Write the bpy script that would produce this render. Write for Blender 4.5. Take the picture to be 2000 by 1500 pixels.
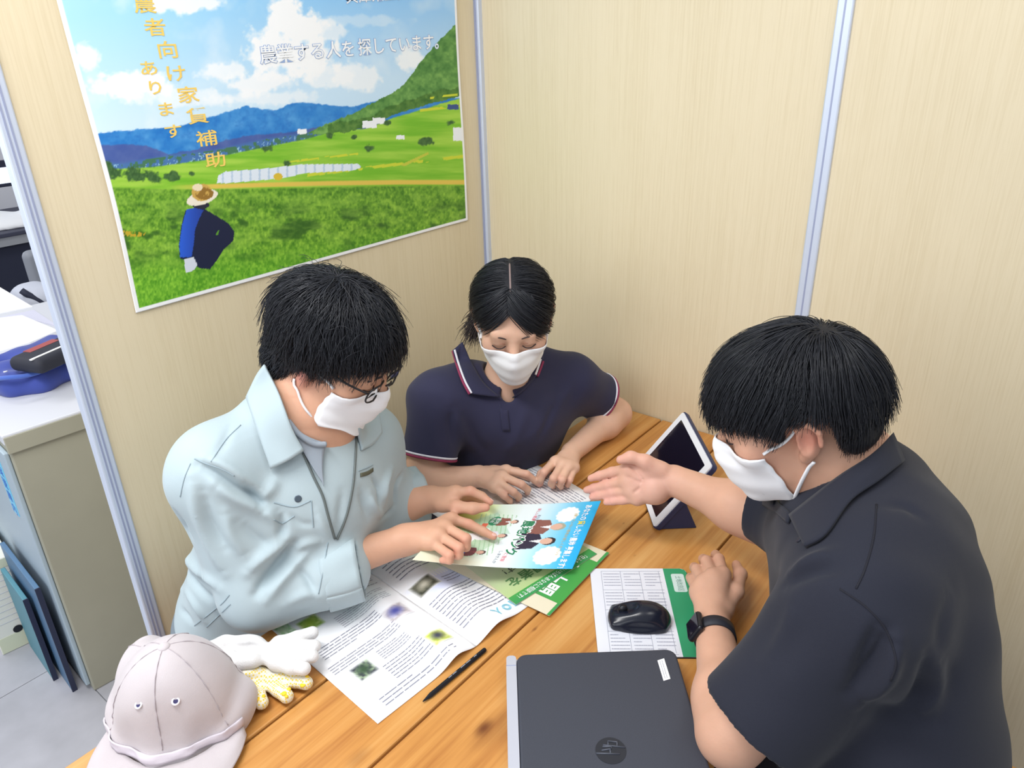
import bpy, bmesh, math, random
import numpy as np
from mathutils import Vector, Matrix
from mathutils.bvhtree import BVHTree
random.seed(7); rng = np.random.default_rng(7)
for o in list(bpy.data.objects): bpy.data.objects.remove(o)
SC = bpy.context.scene; COL = SC.collection

# ------------------------------------------------------------------ camera
F_PX, PITCH, ROLL, YAW = 1450.33, 0.431168567, 0.0300780903, 0.688869798
CAM = np.array([-1.586, -1.38151, 1.61])
_fw = np.array([math.cos(YAW)*math.cos(PITCH), math.sin(YAW)*math.cos(PITCH), -math.sin(PITCH)])
_r = np.array([math.sin(YAW), -math.cos(YAW), 0.0]); _d = np.cross(_fw, _r)
_c, _s = math.cos(ROLL), math.sin(ROLL)
RC = np.stack([_c*_r+_s*_d, -_s*_r+_c*_d, _fw])          # rows: right, down, forward
cam_data = bpy.data.cameras.new('camera'); cam = bpy.data.objects.new('camera', cam_data); COL.objects.link(cam)
M4 = Matrix.Identity(4)
for i in range(3):
    M4[i][0] = RC[0][i]; M4[i][1] = -RC[1][i]; M4[i][2] = -RC[2][i]; M4[i][3] = CAM[i]
cam.matrix_world = M4
cam_data.sensor_fit = 'HORIZONTAL'; cam_data.sensor_width = 36.0; cam_data.lens = F_PX*36/2000
cam_data.clip_start = 0.02; SC.camera = cam

# ------------------------------------------------------------------ light
SC.view_settings.view_transform = 'Standard'; SC.view_settings.look = 'None'
SC.view_settings.gamma = 1.0; SC.view_settings.use_curve_mapping = False
SC.view_settings.exposure = 0.0
world = bpy.data.worlds.new('world'); SC.world = world; world.use_nodes = True
bg = world.node_tree.nodes['Background']; bg.inputs[0].default_value = (0.90, 0.95, 1.0, 1); bg.inputs[1].default_value = 0.60
def area_light(name, loc, target, sx, sy, power, color):
    d = bpy.data.lights.new(name, 'AREA'); d.shape = 'RECTANGLE'; d.size = sx; d.size_y = sy; d.energy = power; d.color = color
    o = bpy.data.objects.new(name, d); COL.objects.link(o); o.location = loc
    o.rotation_euler = (Vector(target)-Vector(loc)).to_track_quat('-Z', 'Y').to_euler(); return o
area_light('window_daylight', (-3.4, -0.4, 2.0), (-0.7, -0.6, 0.9), 2.4, 1.5, 34, (0.93, 0.97, 1.0))
area_light('ceiling_fluorescent_light', (-1.55, -0.42, 2.42), (-1.45, -0.40, 0.0), 1.2, 0.35, 29, (1.0, 0.99, 0.97))
area_light('ceiling_fluorescent_light', (-0.6, -1.7, 2.6), (-0.6, -1.5, 0.0), 1.2, 0.35, 9, (1.0, 0.98, 0.95))
area_light('ceiling_fluorescent_light', (-1.6, 1.9, 2.75), (-1.6, 1.9, 0.0), 1.3, 0.5, 26, (1.0, 0.98, 0.95))

# ------------------------------------------------------------------ pixel helpers (2000 x 1500 frame)
def ray(px, py): return RC.T @ np.array([(px-1000)/F_PX, (py-750)/F_PX, 1.0])
def pd(px, py, depth): return CAM + ray(px, py)*depth
def pz(px, py, z=0.7): d = ray(px, py); return CAM + d*((z-CAM[2])/d[2])
def py_(px, py, y=0.0): d = ray(px, py); return CAM + d*((y-CAM[1])/d[1])
def px_(px, py, x=0.0): d = ray(px, py); return CAM + d*((x-CAM[0])/d[0])
def proj(P):
    Q = (np.asarray(P)-CAM) @ RC.T
    return np.stack([1000+F_PX*Q[..., 0]/Q[..., 2], 750+F_PX*Q[..., 1]/Q[..., 2]], -1)
def unit(v): v = np.asarray(v, float); return v/np.linalg.norm(v)

# ------------------------------------------------------------------ object helpers
def lin(c):
    c = np.asarray(c, float)/255.0
    return np.where(c <= 0.04045, c/12.92, ((c+0.055)/1.055)**2.4)
def link(o, parent=None):
    COL.objects.link(o)
    if parent is not None:
        o.parent = parent; o.matrix_parent_inverse = Matrix.Translation(-Vector(parent.location))
    return o
def empty(name, loc, label=None, cat=None, group=None):
    o = bpy.data.objects.new(name, None); COL.objects.link(o); o.location = [float(a) for a in loc]; o.empty_display_size = 0.05
    tag(o, label, cat, group); return o
def tag(o, label=None, cat=None, group=None, kind=None):
    if label: o['label'] = label
    if cat: o['category'] = cat
    if group: o['group'] = group
    if kind: o['kind'] = kind
    return o
def mesh(name, V, Fc, mat=None, parent=None, smooth=False, colors=None):
    me = bpy.data.meshes.new(name)
    V = np.asarray(V, dtype=np.float32)
    if isinstance(Fc, np.ndarray):
        n, k = Fc.shape
        me.vertices.add(len(V)); me.vertices.foreach_set('co', V.ravel())
        me.loops.add(n*k); me.loops.foreach_set('vertex_index', Fc.astype(np.int32).ravel())
        me.polygons.add(n); me.polygons.foreach_set('loop_start', np.arange(0, n*k, k, dtype=np.int32))
        me.polygons.foreach_set('loop_total', np.full(n, k, dtype=np.int32))
        me.update(calc_edges=True)
    else:
        me.from_pydata([tuple(map(float, v)) for v in V], [], [tuple(map(int, f)) for f in Fc])
    if smooth: me.polygons.foreach_set('use_smooth', [True]*len(me.polygons))
    if colors is not None:
        a = me.color_attributes.new('Col', 'FLOAT_COLOR', 'POINT')
        c4 = np.ones((len(V), 4), np.float32); c4[:, :3] = colors
        a.data.foreach_set('color', c4.ravel())
    me.validate()
    o = bpy.data.objects.new(name, me)
    if mat: me.materials.append(mat)
    return link(o, parent)
def grid_faces(nu, nv, closed_v=False):
    i = np.arange(nu-1)[:, None]; j = np.arange(nv if closed_v else nv-1)[None]
    j2 = (j+1) % nv
    return np.stack([i*nv+j+0*i, i*nv+j2, (i+1)*nv+j2, (i+1)*nv+j], -1).reshape(-1, 4)
def box(name, lo, hi, mat, parent=None, bevel=0.0, rot=None, seg=2):
    """axis box, or with rot = (origin, 3x3 columns): lo/hi are in that frame"""
    bm = bmesh.new(); bmesh.ops.create_cube(bm, size=1.0)
    lo = np.asarray(lo, float); hi = np.asarray(hi, float)
    for v in bm.verts: v.co = Vector((lo+hi)/2 + np.array(v.co)*(hi-lo))
    if bevel: bmesh.ops.bevel(bm, geom=bm.edges[:], offset=bevel, segments=seg, affect='EDGES', profile=0.5)
    if rot is not None:
        o_, A = rot
        for v in bm.verts: v.co = Vector(np.asarray(o_) + np.asarray(A) @ np.array(v.co))
        if np.linalg.det(np.asarray(A)) < 0: bmesh.ops.reverse_faces(bm, faces=bm.faces[:])
    me = bpy.data.meshes.new(name); bm.to_mesh(me); bm.free()
    me.materials.append(mat)
    return link(bpy.data.objects.new(name, me), parent)
def frame_from(x, z=(0, 0, 1)):
    x = unit(x); z = np.asarray(z, float); y = unit(np.cross(z, x)); z = np.cross(x, y)
    return np.stack([x, y, z], 1)
def catmull(P, n):
    P = np.asarray(P, float)
    if len(P) == 2: t = np.linspace(0, 1, n)[:, None]; return P[0]*(1-t)+P[1]*t
    Q = np.vstack([2*P[0]-P[1], P, 2*P[-1]-P[-2]])
    t = np.linspace(0, len(P)-1-1e-9, n); i = t.astype(int); f = (t-i)[:, None]
    a, b, c, d = Q[i], Q[i+1], Q[i+2], Q[i+3]
    return 0.5*((2*b)+(-a+c)*f+(2*a-5*b+4*c-d)*f**2+(-a+3*b-3*c+d)*f**3)
def tube_data(P, r, n=8, cap=True, flat=1.0, up=None):
    P = np.asarray(P, float); m = len(P); r = np.broadcast_to(np.asarray(r, float), (m,))
    T = np.gradient(P, axis=0); T /= np.linalg.norm(T, axis=1)[:, None]+1e-12
    u = np.array([0, 0, 1.0]) if up is None else np.asarray(up, float)
    if abs(T[0] @ u) > 0.95: u = np.array([1.0, 0, 0])
    V = []
    for k in range(m):
        a = np.cross(T[k], u); a /= np.linalg.norm(a)+1e-12; b = np.cross(a, T[k]); 
        if up is None: u = b
        th = np.arange(n)*2*math.pi/n
        V.append(P[k]+r[k]*(np.cos(th)[:, None]*a*flat+np.sin(th)[:, None]*b))
    V = np.concatenate(V); Fc = [tuple(f) for f in grid_faces(m, n, True)]
    if cap: Fc += [tuple(range(n))[::-1], tuple((m-1)*n+i for i in range(n))]
    return V, Fc
def tube(name, P, r, mat, parent=None, n=8, res=None, flat=1.0, up=None):
    if res: P = catmull(P, res)
    V, Fc = tube_data(P, r, n, True, flat, up); return mesh(name, V, Fc, mat, parent, True)
def join_data(parts):
    V, Fc, k = [], [], 0
    for v, f in parts:
        V.append(v); Fc += [tuple(int(i)+k for i in q) for q in f]; k += len(v)
    return np.concatenate(V), Fc
def sheet_pts(rows, nu, nv):
    rows = [catmull(r, nv) for r in rows]
    A = np.stack(rows); return np.stack([catmull(A[:, j], nu) for j in range(nv)], 1)
def sheet(name, rows, mat, parent=None, nu=14, nv=20, thick=0.002, disp=None):
    G = sheet_pts(rows, nu, nv)
    if disp is not None: G = disp(G)
    o = mesh(name, G.reshape(-1, 3), grid_faces(nu, nv), mat, parent, True)
    if thick:
        m = o.modifiers.new('thickness', 'SOLIDIFY'); m.thickness = thick; m.offset = 0
    return o
def solid_grid(G, t):
    """closed sheet: G (nu,nv,3) top side, thickness t downwards along normal"""
    nu, nv = G.shape[:2]
    du = np.gradient(G, axis=0); dv = np.gradient(G, axis=1); N = np.cross(du, dv); N /= np.linalg.norm(N, axis=2)[..., None]+1e-12
    V = np.concatenate([G.reshape(-1, 3), (G-N*t).reshape(-1, 3)]); n = nu*nv
    f = grid_faces(nu, nv); Fc = [tuple(q) for q in f]+[tuple(q[::-1]+n) for q in f]
    loop = [j for j in range(nv)]+[i*nv+nv-1 for i in range(1, nu)]+[(nu-1)*nv+j for j in range(nv-2, -1, -1)]+[i*nv for i in range(nu-2, 0, -1)]
    for a, b in zip(loop, loop[1:]+loop[:1]): Fc.append((b, a, a+n, b+n))
    return V, Fc, N
# ------------------------------------------------------------------ materials
MATS = {}
def mat(name, rgb, rough=0.6, metal=0.0, spec=0.5, noise=None, bump=None, attr=False, sss=0.0, coat=0.0, sheen=0.0, stretch=(1, 1, 1), emit=None, alpha=None, trans=0.0, ior=1.45):
    """rgb in sRGB 0-255.  noise=(scale, amount): brightness mottling; bump=(scale, strength)"""
    if name in MATS: return MATS[name]
    m = bpy.data.materials.new(name); m.use_nodes = True; nt = m.node_tree; b = nt.nodes['Principled BSDF']
    c = tuple(lin(rgb))+(1,)
    b.inputs['Base Color'].default_value = c; b.inputs['Roughness'].default_value = rough; b.inputs['Metallic'].default_value = metal
    b.inputs['Specular IOR Level'].default_value = spec; b.inputs['Coat Weight'].default_value = coat; b.inputs['Sheen Weight'].default_value = sheen
    b.inputs['IOR'].default_value = ior; b.inputs['Transmission Weight'].default_value = trans
    if sss:
        b.inputs['Subsurface Weight'].default_value = sss; b.inputs['Subsurface Radius'].default_value = (0.008, 0.003, 0.0015); b.inputs['Subsurface Scale'].default_value = 1.0
    if emit: b.inputs['Emission Color'].default_value = tuple(lin(emit[0]))+(1,); b.inputs['Emission Strength'].default_value = emit[1]
    src = None
    if attr:
        a = nt.nodes.new('ShaderNodeVertexColor'); a.layer_name = 'Col'; src = a.outputs[0]
    if noise or bump:
        tc = nt.nodes.new('ShaderNodeTexCoord'); mp = nt.nodes.new('ShaderNodeMapping'); mp.inputs['Scale'].default_value = stretch
        nt.links.new(tc.outputs['Object'], mp.inputs[0])
    if noise:
        n = nt.nodes.new('ShaderNodeTexNoise'); n.inputs['Scale'].default_value = noise[0]; n.inputs['Detail'].default_value = 5
        nt.links.new(mp.outputs[0], n.inputs[0])
        mr = nt.nodes.new('ShaderNodeMapRange'); mr.inputs['From Min'].default_value = 0.3; mr.inputs['From Max'].default_value = 0.7
        mr.inputs['To Min'].default_value = 1-noise[1]; mr.inputs['To Max'].default_value = 1+noise[1]
        nt.links.new(n.outputs[0], mr.inputs[0])
        mx = nt.nodes.new('ShaderNodeMix'); mx.data_type = 'RGBA'; mx.blend_type = 'MULTIPLY'; mx.inputs[0].default_value = 1
        mx.inputs[6].default_value = c
        if src: nt.links.new(src, mx.inputs[6])
        nt.links.new(mr.outputs[0], mx.inputs[7]); src = mx.outputs[2]
    if src: nt.links.new(src, b.inputs['Base Color'])
    if bump:
        n2 = nt.nodes.new('ShaderNodeTexNoise'); n2.inputs['Scale'].default_value = bump[0]; n2.inputs['Detail'].default_value = 4
        nt.links.new(mp.outputs[0], n2.inputs[0])
        bp = nt.nodes.new('ShaderNodeBump'); bp.inputs['Strength'].default_value = bump[1]; bp.inputs['Distance'].default_value = 0.002
        nt.links.new(n2.outputs[0], bp.inputs['Height']); nt.links.new(bp.outputs[0], b.inputs['Normal'])
    MATS[name] = m; return m
def laminate():
    m = bpy.data.materials.new('beech_laminate'); m.use_nodes = True; nt = m.node_tree; b = nt.nodes['Principled BSDF']
    tc = nt.nodes.new('ShaderNodeTexCoord'); mp = nt.nodes.new('ShaderNodeMapping'); mp.inputs['Scale'].default_value = (230, 230, 2.2)
    n = nt.nodes.new('ShaderNodeTexNoise'); n.inputs['Scale'].default_value = 1.0; n.inputs['Detail'].default_value = 6; n.inputs['Roughness'].default_value = 0.65
    mp2 = nt.nodes.new('ShaderNodeMapping'); mp2.inputs['Scale'].default_value = (420, 420, 16)
    n2 = nt.nodes.new('ShaderNodeTexNoise'); n2.inputs['Scale'].default_value = 1.0; n2.inputs['Detail'].default_value = 2
    mp3 = nt.nodes.new('ShaderNodeMapping'); mp3.inputs['Scale'].default_value = (9, 9, 0.5)
    n3 = nt.nodes.new('ShaderNodeTexNoise'); n3.inputs['Scale'].default_value = 1.0
    for a_, b_ in ((mp, n), (mp2, n2), (mp3, n3)):
        nt.links.new(tc.outputs['Object'], a_.inputs[0]); nt.links.new(a_.outputs[0], b_.inputs[0])
    ad = nt.nodes.new('ShaderNodeMath'); ad.operation = 'ADD'; nt.links.new(n.outputs[0], ad.inputs[0])
    m2 = nt.nodes.new('ShaderNodeMath'); m2.operation = 'MULTIPLY'; m2.inputs[1].default_value = 0.5; nt.links.new(n2.outputs[0], m2.inputs[0])
    nt.links.new(m2.outputs[0], ad.inputs[1])
    ad2 = nt.nodes.new('ShaderNodeMath'); ad2.operation = 'MULTIPLY_ADD'; ad2.inputs[1].default_value = 0.35; nt.links.new(n3.outputs[0], ad2.inputs[0]); nt.links.new(ad.outputs[0], ad2.inputs[2])
    r = nt.nodes.new('ShaderNodeValToRGB'); e = r.color_ramp.elements
    e[0].position = 0.55; e[0].color = tuple(lin((212, 196, 162)))+(1,); e[1].position = 1.15 if False else 1.0; e[1].color = tuple(lin((224, 210, 180)))+(1,)
    nt.links.new(ad2.outputs[0], r.inputs[0]); nt.links.new(r.outputs[0], b.inputs['Base Color'])
    b.inputs['Roughness'].default_value = 0.5; b.inputs['Specular IOR Level'].default_value = 0.35
    return m
def table_wood():
    m = bpy.data.materials.new('varnished_pine'); m.use_nodes = True; nt = m.node_tree; b = nt.nodes['Principled BSDF']
    tc = nt.nodes.new('ShaderNodeTexCoord'); oi = nt.nodes.new('ShaderNodeObjectInfo')
    off = nt.nodes.new('ShaderNodeVectorMath'); off.operation = 'SCALE'; off.inputs[0].default_value = (3.1, 7.7, 1.3); nt.links.new(oi.outputs['Random'], off.inputs['Scale'])
    av = nt.nodes.new('ShaderNodeVectorMath'); av.operation = 'ADD'; nt.links.new(tc.outputs['Object'], av.inputs[0]); nt.links.new(off.outputs[0], av.inputs[1])
    # warp the grain round a few knots
    mp = nt.nodes.new('ShaderNodeMapping'); mp.inputs['Scale'].default_value = (1.6, 26, 26); nt.links.new(av.outputs[0], mp.inputs[0])
    n = nt.nodes.new('ShaderNodeTexNoise'); n.inputs['Scale'].default_value = 1.0; n.inputs['Detail'].default_value = 6; n.inputs['Distortion'].default_value = 0.7; nt.links.new(mp.outputs[0], n.inputs[0])
    mpb = nt.nodes.new('ShaderNodeMapping'); mpb.inputs['Scale'].default_value = (6, 190, 190); nt.links.new(av.outputs[0], mpb.inputs[0])
    nb = nt.nodes.new('ShaderNodeTexNoise'); nb.inputs['Scale'].default_value = 1.0; nb.inputs['Detail'].default_value = 3; nt.links.new(mpb.outputs[0], nb.inputs[0])
    ma = nt.nodes.new('ShaderNodeMath'); ma.operation = 'MULTIPLY_ADD'; ma.inputs[1].default_value = 0.35; nt.links.new(nb.outputs[0], ma.inputs[0]); nt.links.new(n.outputs[0], ma.inputs[2])
    r = nt.nodes.new('ShaderNodeValToRGB'); e = r.color_ramp.elements
    e[0].position = 0.42; e[0].color = tuple(lin((164, 104, 48)))+(1,); e[1].position = 0.95; e[1].color = tuple(lin((212, 162, 98)))+(1,)
    k = e.new(0.66); k.color = tuple(lin((194, 136, 70)))+(1,)
    nt.links.new(ma.outputs[0], r.inputs[0]); col = r.outputs[0]
    for (kx, ky, rad, dark) in KNOTS:
        d = nt.nodes.new('ShaderNodeVectorMath'); d.operation = 'SUBTRACT'; nt.links.new(tc.outputs['Object'], d.inputs[0]); d.inputs[1].default_value = (kx, ky, 0.7)
        sc = nt.nodes.new('ShaderNodeVectorMath'); sc.operation = 'MULTIPLY'; sc.inputs[1].default_value = (0.55, 1, 0.05); nt.links.new(d.outputs[0], sc.inputs[0])
        ln = nt.nodes.new('ShaderNodeVectorMath'); ln.operation = 'LENGTH'; nt.links.new(sc.outputs[0], ln.inputs[0])
        wb = nt.nodes.new('ShaderNodeMath'); wb.operation = 'MULTIPLY_ADD'; wb.inputs[1].default_value = 0.006; nt.links.new(nb.outputs[0], wb.inputs[0]); nt.links.new(ln.outputs['Value'], wb.inputs[2])
        mr = nt.nodes.new('ShaderNodeMapRange'); mr.interpolation_type = 'SMOOTHSTEP'; mr.inputs['From Min'].default_value = rad*0.35; mr.inputs['From Max'].default_value = rad*1.7
        mr.inputs['To Min'].default_value = dark; mr.inputs['To Max'].default_value = 0
        nt.links.new(wb.outputs[0], mr.inputs[0])
        mx = nt.nodes.new('ShaderNodeMix'); mx.data_type = 'RGBA'; nt.links.new(mr.outputs[0], mx.inputs[0]); nt.links.new(col, mx.inputs[6]); mx.inputs[7].default_value = tuple(lin((92, 40, 14)))+(1,)
        col = mx.outputs[2]
    nt.links.new(col, b.inputs['Base Color'])
    b.inputs['Roughness'].default_value = 0.38; b.inputs['Specular IOR Level'].default_value = 0.4; b.inputs['Coat Weight'].default_value = 0.15; b.inputs['Coat Roughness'].default_value = 0.25
    bp = nt.nodes.new('ShaderNodeBump'); bp.inputs['Strength'].default_value = 0.12; bp.inputs['Distance'].default_value = 0.002; nt.links.new(ma.outputs[0], bp.inputs['Height']); nt.links.new(bp.outputs[0], b.inputs['Normal'])
    return m
_k = [((945, 1422), .010, .85), ((1045, 1229), .005, .6), ((1218, 1022), .004, .7), ((1186, 1015), .003, .5), ((962, 1425), .02, .35), ((1440, 1180), .02, .3), ((700, 1480), .012, .3), ((1240, 1085), .004, .4)]
KNOTS = [(float(pz(*q)[0]), float(pz(*q)[1]), r, k) for q, r, k in _k]
M_LAM = laminate(); M_WOOD = table_wood()
M_ALU = mat('anodised_aluminium', (205, 214, 232), 0.42, 0.25, 0.5)
M_ALU2 = mat('aluminium_groove', (158, 166, 196), 0.5, 0.2)
M_WHITE = mat('white_paper', (243, 244, 248), 0.7, spec=0.3)
M_BLACKPL = mat('black_plastic', (22, 24, 32), 0.35)
M_PRINT = mat('printed_colour', (255, 255, 255), 0.45, spec=0.4, attr=True)
M_INK = mat('grey_print_ink', (132, 134, 152), 0.7)

def fbm(x, y, seed=0, oct=4):
    out = np.zeros_like(x, dtype=float); a = 0.5
    for o in range(oct):
        xi = np.floor(x).astype(np.int64); yi = np.floor(y).astype(np.int64); fx = x-xi; fy = y-yi
        fx = fx*fx*(3-2*fx); fy = fy*fy*(3-2*fy)
        def h(i, j):
            n = (i*374761393+j*668265263+(seed+o*17)*1274126177) & 0x7fffffff
            n = ((n ^ (n >> 13))*1103515245) & 0x7fffffff
            return ((n ^ (n >> 16)) & 0xffff)/65535.0
        v = h(xi, yi)*(1-fx)*(1-fy)+h(xi+1, yi)*fx*(1-fy)+h(xi, yi+1)*(1-fx)*fy+h(xi+1, yi+1)*fx*fy
        out += a*v; a *= 0.5; x = x*2+3.1; y = y*2+1.7
    return out/(1-0.5**oct)
def inpoly(x, y, poly):
    c = np.zeros(x.shape, bool); n = len(poly)
    for i in range(n):
        (x1, y1), (x2, y2) = poly[i], poly[(i+1) % n]
        if y1 == y2: continue
        c ^= ((y1 > y) != (y2 > y)) & (x < (x2-x1)*(y-y1)/(y2-y1)+x1)
    return c
def text_mesh(name, s, mat_, parent, fn, size=1.0, offset=0.0, align='LEFT'):
    """flat lettering: glyph outline points (x, y) in em units are sent through fn(x, y) -> 3D"""
    cu = bpy.data.curves.new('t', 'FONT'); cu.body = s; cu.size = size; cu.align_x = align; cu.offset = offset; cu.resolution_u = 2; cu.fill_mode = 'FRONT'
    ob = bpy.data.objects.new('t', cu); COL.objects.link(ob)
    me = bpy.data.meshes.new_from_object(ob.evaluated_get(bpy.context.evaluated_depsgraph_get()))
    bpy.data.objects.remove(ob); bpy.data.curves.remove(cu)
    n = len(me.vertices); co = np.zeros(n*3, np.float32); me.vertices.foreach_get('co', co); co = co.reshape(-1, 3)
    if n == 0: print('EMPTY TEXT', s); return None
    P = np.asarray(fn(co[:, 0].astype(float), co[:, 1].astype(float)), np.float32); me.vertices.foreach_set('co', P.ravel())
    me.materials.clear(); me.materials.append(mat_); me.name = name; me.update()
    return link(bpy.data.objects.new(name, me), parent)
# ================================================================== THE SETTING
def structure(o): o['kind'] = 'structure'; return o
fl = structure(box('floor', (-5.0, -3.2, -0.06), (2.0, 5.0, -0.004), mat('floor_screed', (150, 150, 156), 0.7)))
M_TILE = mat('vinyl_floor_tile', (168, 168, 176), 0.42, noise=(9, 0.10), stretch=(1, 1, 1))
tile_me = None
for i in range(8):
    for j in range(13):
        x0, y0 = -2.95+i*0.45, -1.55+j*0.45
        if tile_me is None:
            o = box('floor_tile', (0, 0, -0.004), (0.4475, 0.4475, 0.0), M_TILE, fl); tile_me = o.data
        else:
            o = link(bpy.data.objects.new('floor_tile', tile_me), fl)
        o.location = (x0, y0, 0)
WH = 2.0
structure(box('wall_left', (-1.1135, 0.0, 0.03), (-0.012, 0.02, WH), M_LAM))
w = structure(box('wall_right', (0.0, -0.889, 0.03), (0.04, -0.012, WH), M_LAM))
box('panel', (0.0, -1.79, 0.03), (0.04, -0.915, WH), M_LAM, w)
box('panel', (0.0, -2.70, 0.03), (0.04, -1.815, WH), M_LAM, w)
# aluminium posts: end post of the left panel, corner post, post in the seam of the right wall
def post(name, x0, x1, y0, y1, grooves, axis):
    p = structure(box(name, (x0, y0, 0.0), (x1, y1, WH+0.02), M_ALU, bevel=0.003))
    for g in grooves:
        if axis == 'y': box('groove', (g-0.0016, y0-0.0006, 0.02), (g+0.0016, y0+0.002, WH), M_ALU2, p)
        else: box('groove', (x0-0.0006, g-0.0016, 0.02), (x0+0.002, g+0.0016, WH), M_ALU2, p)
    return p
post('trim_1', -1.1415, -1.1135, -0.005, 0.019, (-1.132, -1.125), 'y')
post('trim_2', -0.014, 0.044, -0.014, 0.044, (), 'y')
box('groove', (-0.016, -0.006, 0.02), (-0.012, 0.0, WH), M_ALU2, bpy.data.objects['trim_2'])
post('trim_3', -0.007, 0.045, -0.917, -0.887, (-0.902,), 'x')
post('trim_4', -0.007, 0.045, -1.817, -1.788, (-1.802,), 'x')
# far side of the office, seen past the end of the partition
wb_ = structure(box('wall_back', (-5.0, 4.6, 0), (2.0, 4.7, 2.7), mat('office_wall', (228, 228, 236), 0.8)))
wn = structure(box('window_1', (-4.6, 4.56, 0.95), (-0.2, 4.6, 2.3), mat('bright_window_pane', (240, 246, 255), 0.3, emit=((235, 244, 255), 1.3))))
for x in (-4.6, -3.5, -2.4, -1.3, -0.25): box('window_frame', (x, 4.53, 0.95), (x+0.05, 4.56, 2.3), M_ALU, wn)
for z in (0.92, 2.3): box('window_frame', (-4.6, 4.53, z), (-0.2, 4.56, z+0.05), M_ALU, wn)

# ================================================================== TABLE (top at 0.70 m)
tb = empty('table', (-0.9, -0.77, 0), 'long orange-brown pine plank table in the corner against the partition', 'table')
ys = [-0.4145, -0.585, -0.7605, -0.936, -1.13]
for a, b_ in zip(ys, ys[1:]):
    box('plank', (-1.62, b_+0.0022, 0.662), (-0.004, a-0.0022, 0.70), M_WOOD, tb, bevel=0.003)
for x in (-1.52, -0.12):
    for y in (-1.06, -0.49): box('leg', (x-0.035, y-0.035, 0.0), (x+0.035, y+0.035, 0.66), M_WOOD, tb, bevel=0.004)
for y in (-1.06, -0.49): box('apron', (-1.5, y-0.012, 0.57), (-0.14, y+0.012, 0.655), M_WOOD, tb)
for x in (-1.52, -0.12, -0.82): box('batten', (x-0.03, -1.1, 0.632), (x+0.03, -0.44, 0.662), M_WOOD, tb)

# ================================================================== POSTER
PX0, PX1, PZ0, PZ1 = -1.0085, -0.0825, 1.1705, 1.830
def poster_pt(u, v, off=0.0):
    u = np.asarray(u, float); v = np.asarray(v, float)
    x = PX0+(PX1-PX0)*u; z = PZ0+(PZ1-PZ0)*v
    y = -0.0035-0.004*np.sin(v*5.2)**2*np.exp(-((u-0.0)/0.06)**2)-0.003*np.sin(v*4.1+0.6)**2*np.exp(-((1-u)/0.05)**2)-off
    x = x+0.004*np.sin(v*4.6)*np.exp(-(u/0.1)**2)
    return np.stack([x, y, z], -1)
def px2uv(px, py):
    P = py_(px, py, -0.004); return (P[0]-PX0)/(PX1-PX0), (P[2]-PZ0)/(PZ1-PZ0)
poster = empty('poster', (-0.545, -0.004, PZ0), 'large farm landscape poster with a crouching figure in a hat, on the partition', 'poster')
nu, nv = 540, 400
U, Vv = np.meshgrid(np.linspace(0, 1, nu), np.linspace(0, 1, nv), indexing='ij')
Pq = poster_pt(U, Vv); XY = proj(Pq); X, Y = XY[..., 0], XY[..., 1]
def lerp(a, b, t): return np.asarray(a, float)*(1-t[..., None])+np.asarray(b, float)*t[..., None]
def cl(t): return np.clip(t, 0, 1)
def line(xs, ys): return np.interp(X, xs, ys)
def paint(c, mask, col):
    m = cl(mask.astype(float) if mask.dtype == bool else mask)[..., None]; return c*(1-m)+np.asarray(col, float)*m
n1 = fbm(X/60, Y/60, 1); n2 = fbm(X/22, Y/22, 2); n3 = fbm(X/7, Y/7, 3, 3); n4 = fbm(X/3.2, Y/5, 4, 3)
skyd = cl((X-150)/700)
C = lerp((176, 228, 252), (112, 182, 246), skyd); C = lerp(C, (222, 240, 252), cl((Y-20)/230)) if False else C*(1-cl((Y+0.18*X-60)/230)[..., None]*0.75)+np.array((226, 241, 252.))*cl((Y+0.18*X-60)/230)[..., None]*0.75
def cloud(c, cx, cy, rx, ry, w=1.0, soft=0.35):
    d = 1-np.sqrt(((X-cx)/rx)**2+((Y-cy)/ry)**2)+(n2-0.5)*1.1+(n3-0.5)*0.35
    return paint(c, cl(d/soft)*w, (250, 252, 255))
C = paint(C, cl((n1-0.5)*3)*0.45, (245, 250, 255))
for a in ((560, 40, 45, 70), (540, 100, 75, 55), (600, 110, 70, 45), (590, 60, 50, 40), (350, 5, 90, 22, .9), (170, 110, 28, 26, .8), (270, 165, 90, 28, .9), (440, 140, 70, 22, .8), (500, 165, 80, 30, .9), (640, 150, 50, 25, .7), (700, 150, 50, 28, .75), (800, 115, 40, 25, .85), (640, 60, 40, 22, .7), (360, 190, 130, 20, .6), (520, 190, 120, 20, .6), (700, 40, 90, 14, .35), (250, -40, 120, 30, .6), (750, -60, 120, 30, .5)): C = cloud(C, *a)
rx_ = [150, 182, 215, 300, 340, 380, 430, 480, 510, 540, 570, 600, 640, 690, 735, 800]; ry_ = [266, 262, 256, 250, 248, 236, 222, 206, 212, 214, 200, 200, 204, 208, 196, 190]
rid = line(rx_, ry_)+(n3-0.5)*5
C = paint(C, cl((Y-rid)/2), lerp((30, 118, 200), (86, 160, 222), cl((n2-0.25)*1.6)))
C = paint(C, cl((n3-0.5)*2.5)*cl((Y-rid)/3)*0.5, (30, 104, 190))
r2 = line([150, 185, 240, 285, 330, 380, 440, 500, 560, 640, 700], [290, 284, 280, 284, 300, 292, 272, 262, 258, 244, 240])+(n3-0.5)*6
C = paint(C, cl((Y-r2)/2), lerp((58, 84, 160), (92, 112, 172), n2))
vill = line([150, 240, 330, 420, 520, 640], [312, 316, 300, 290, 268, 250])
C = paint(C, cl((Y-vill)/6)*0.6, (70, 130, 180)); C = paint(C, (Y > vill+6) & (n4 > 0.68), (150, 195, 225)); C = paint(C, (Y > vill+4) & (n3 > 0.55), (70, 120, 90))
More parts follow.
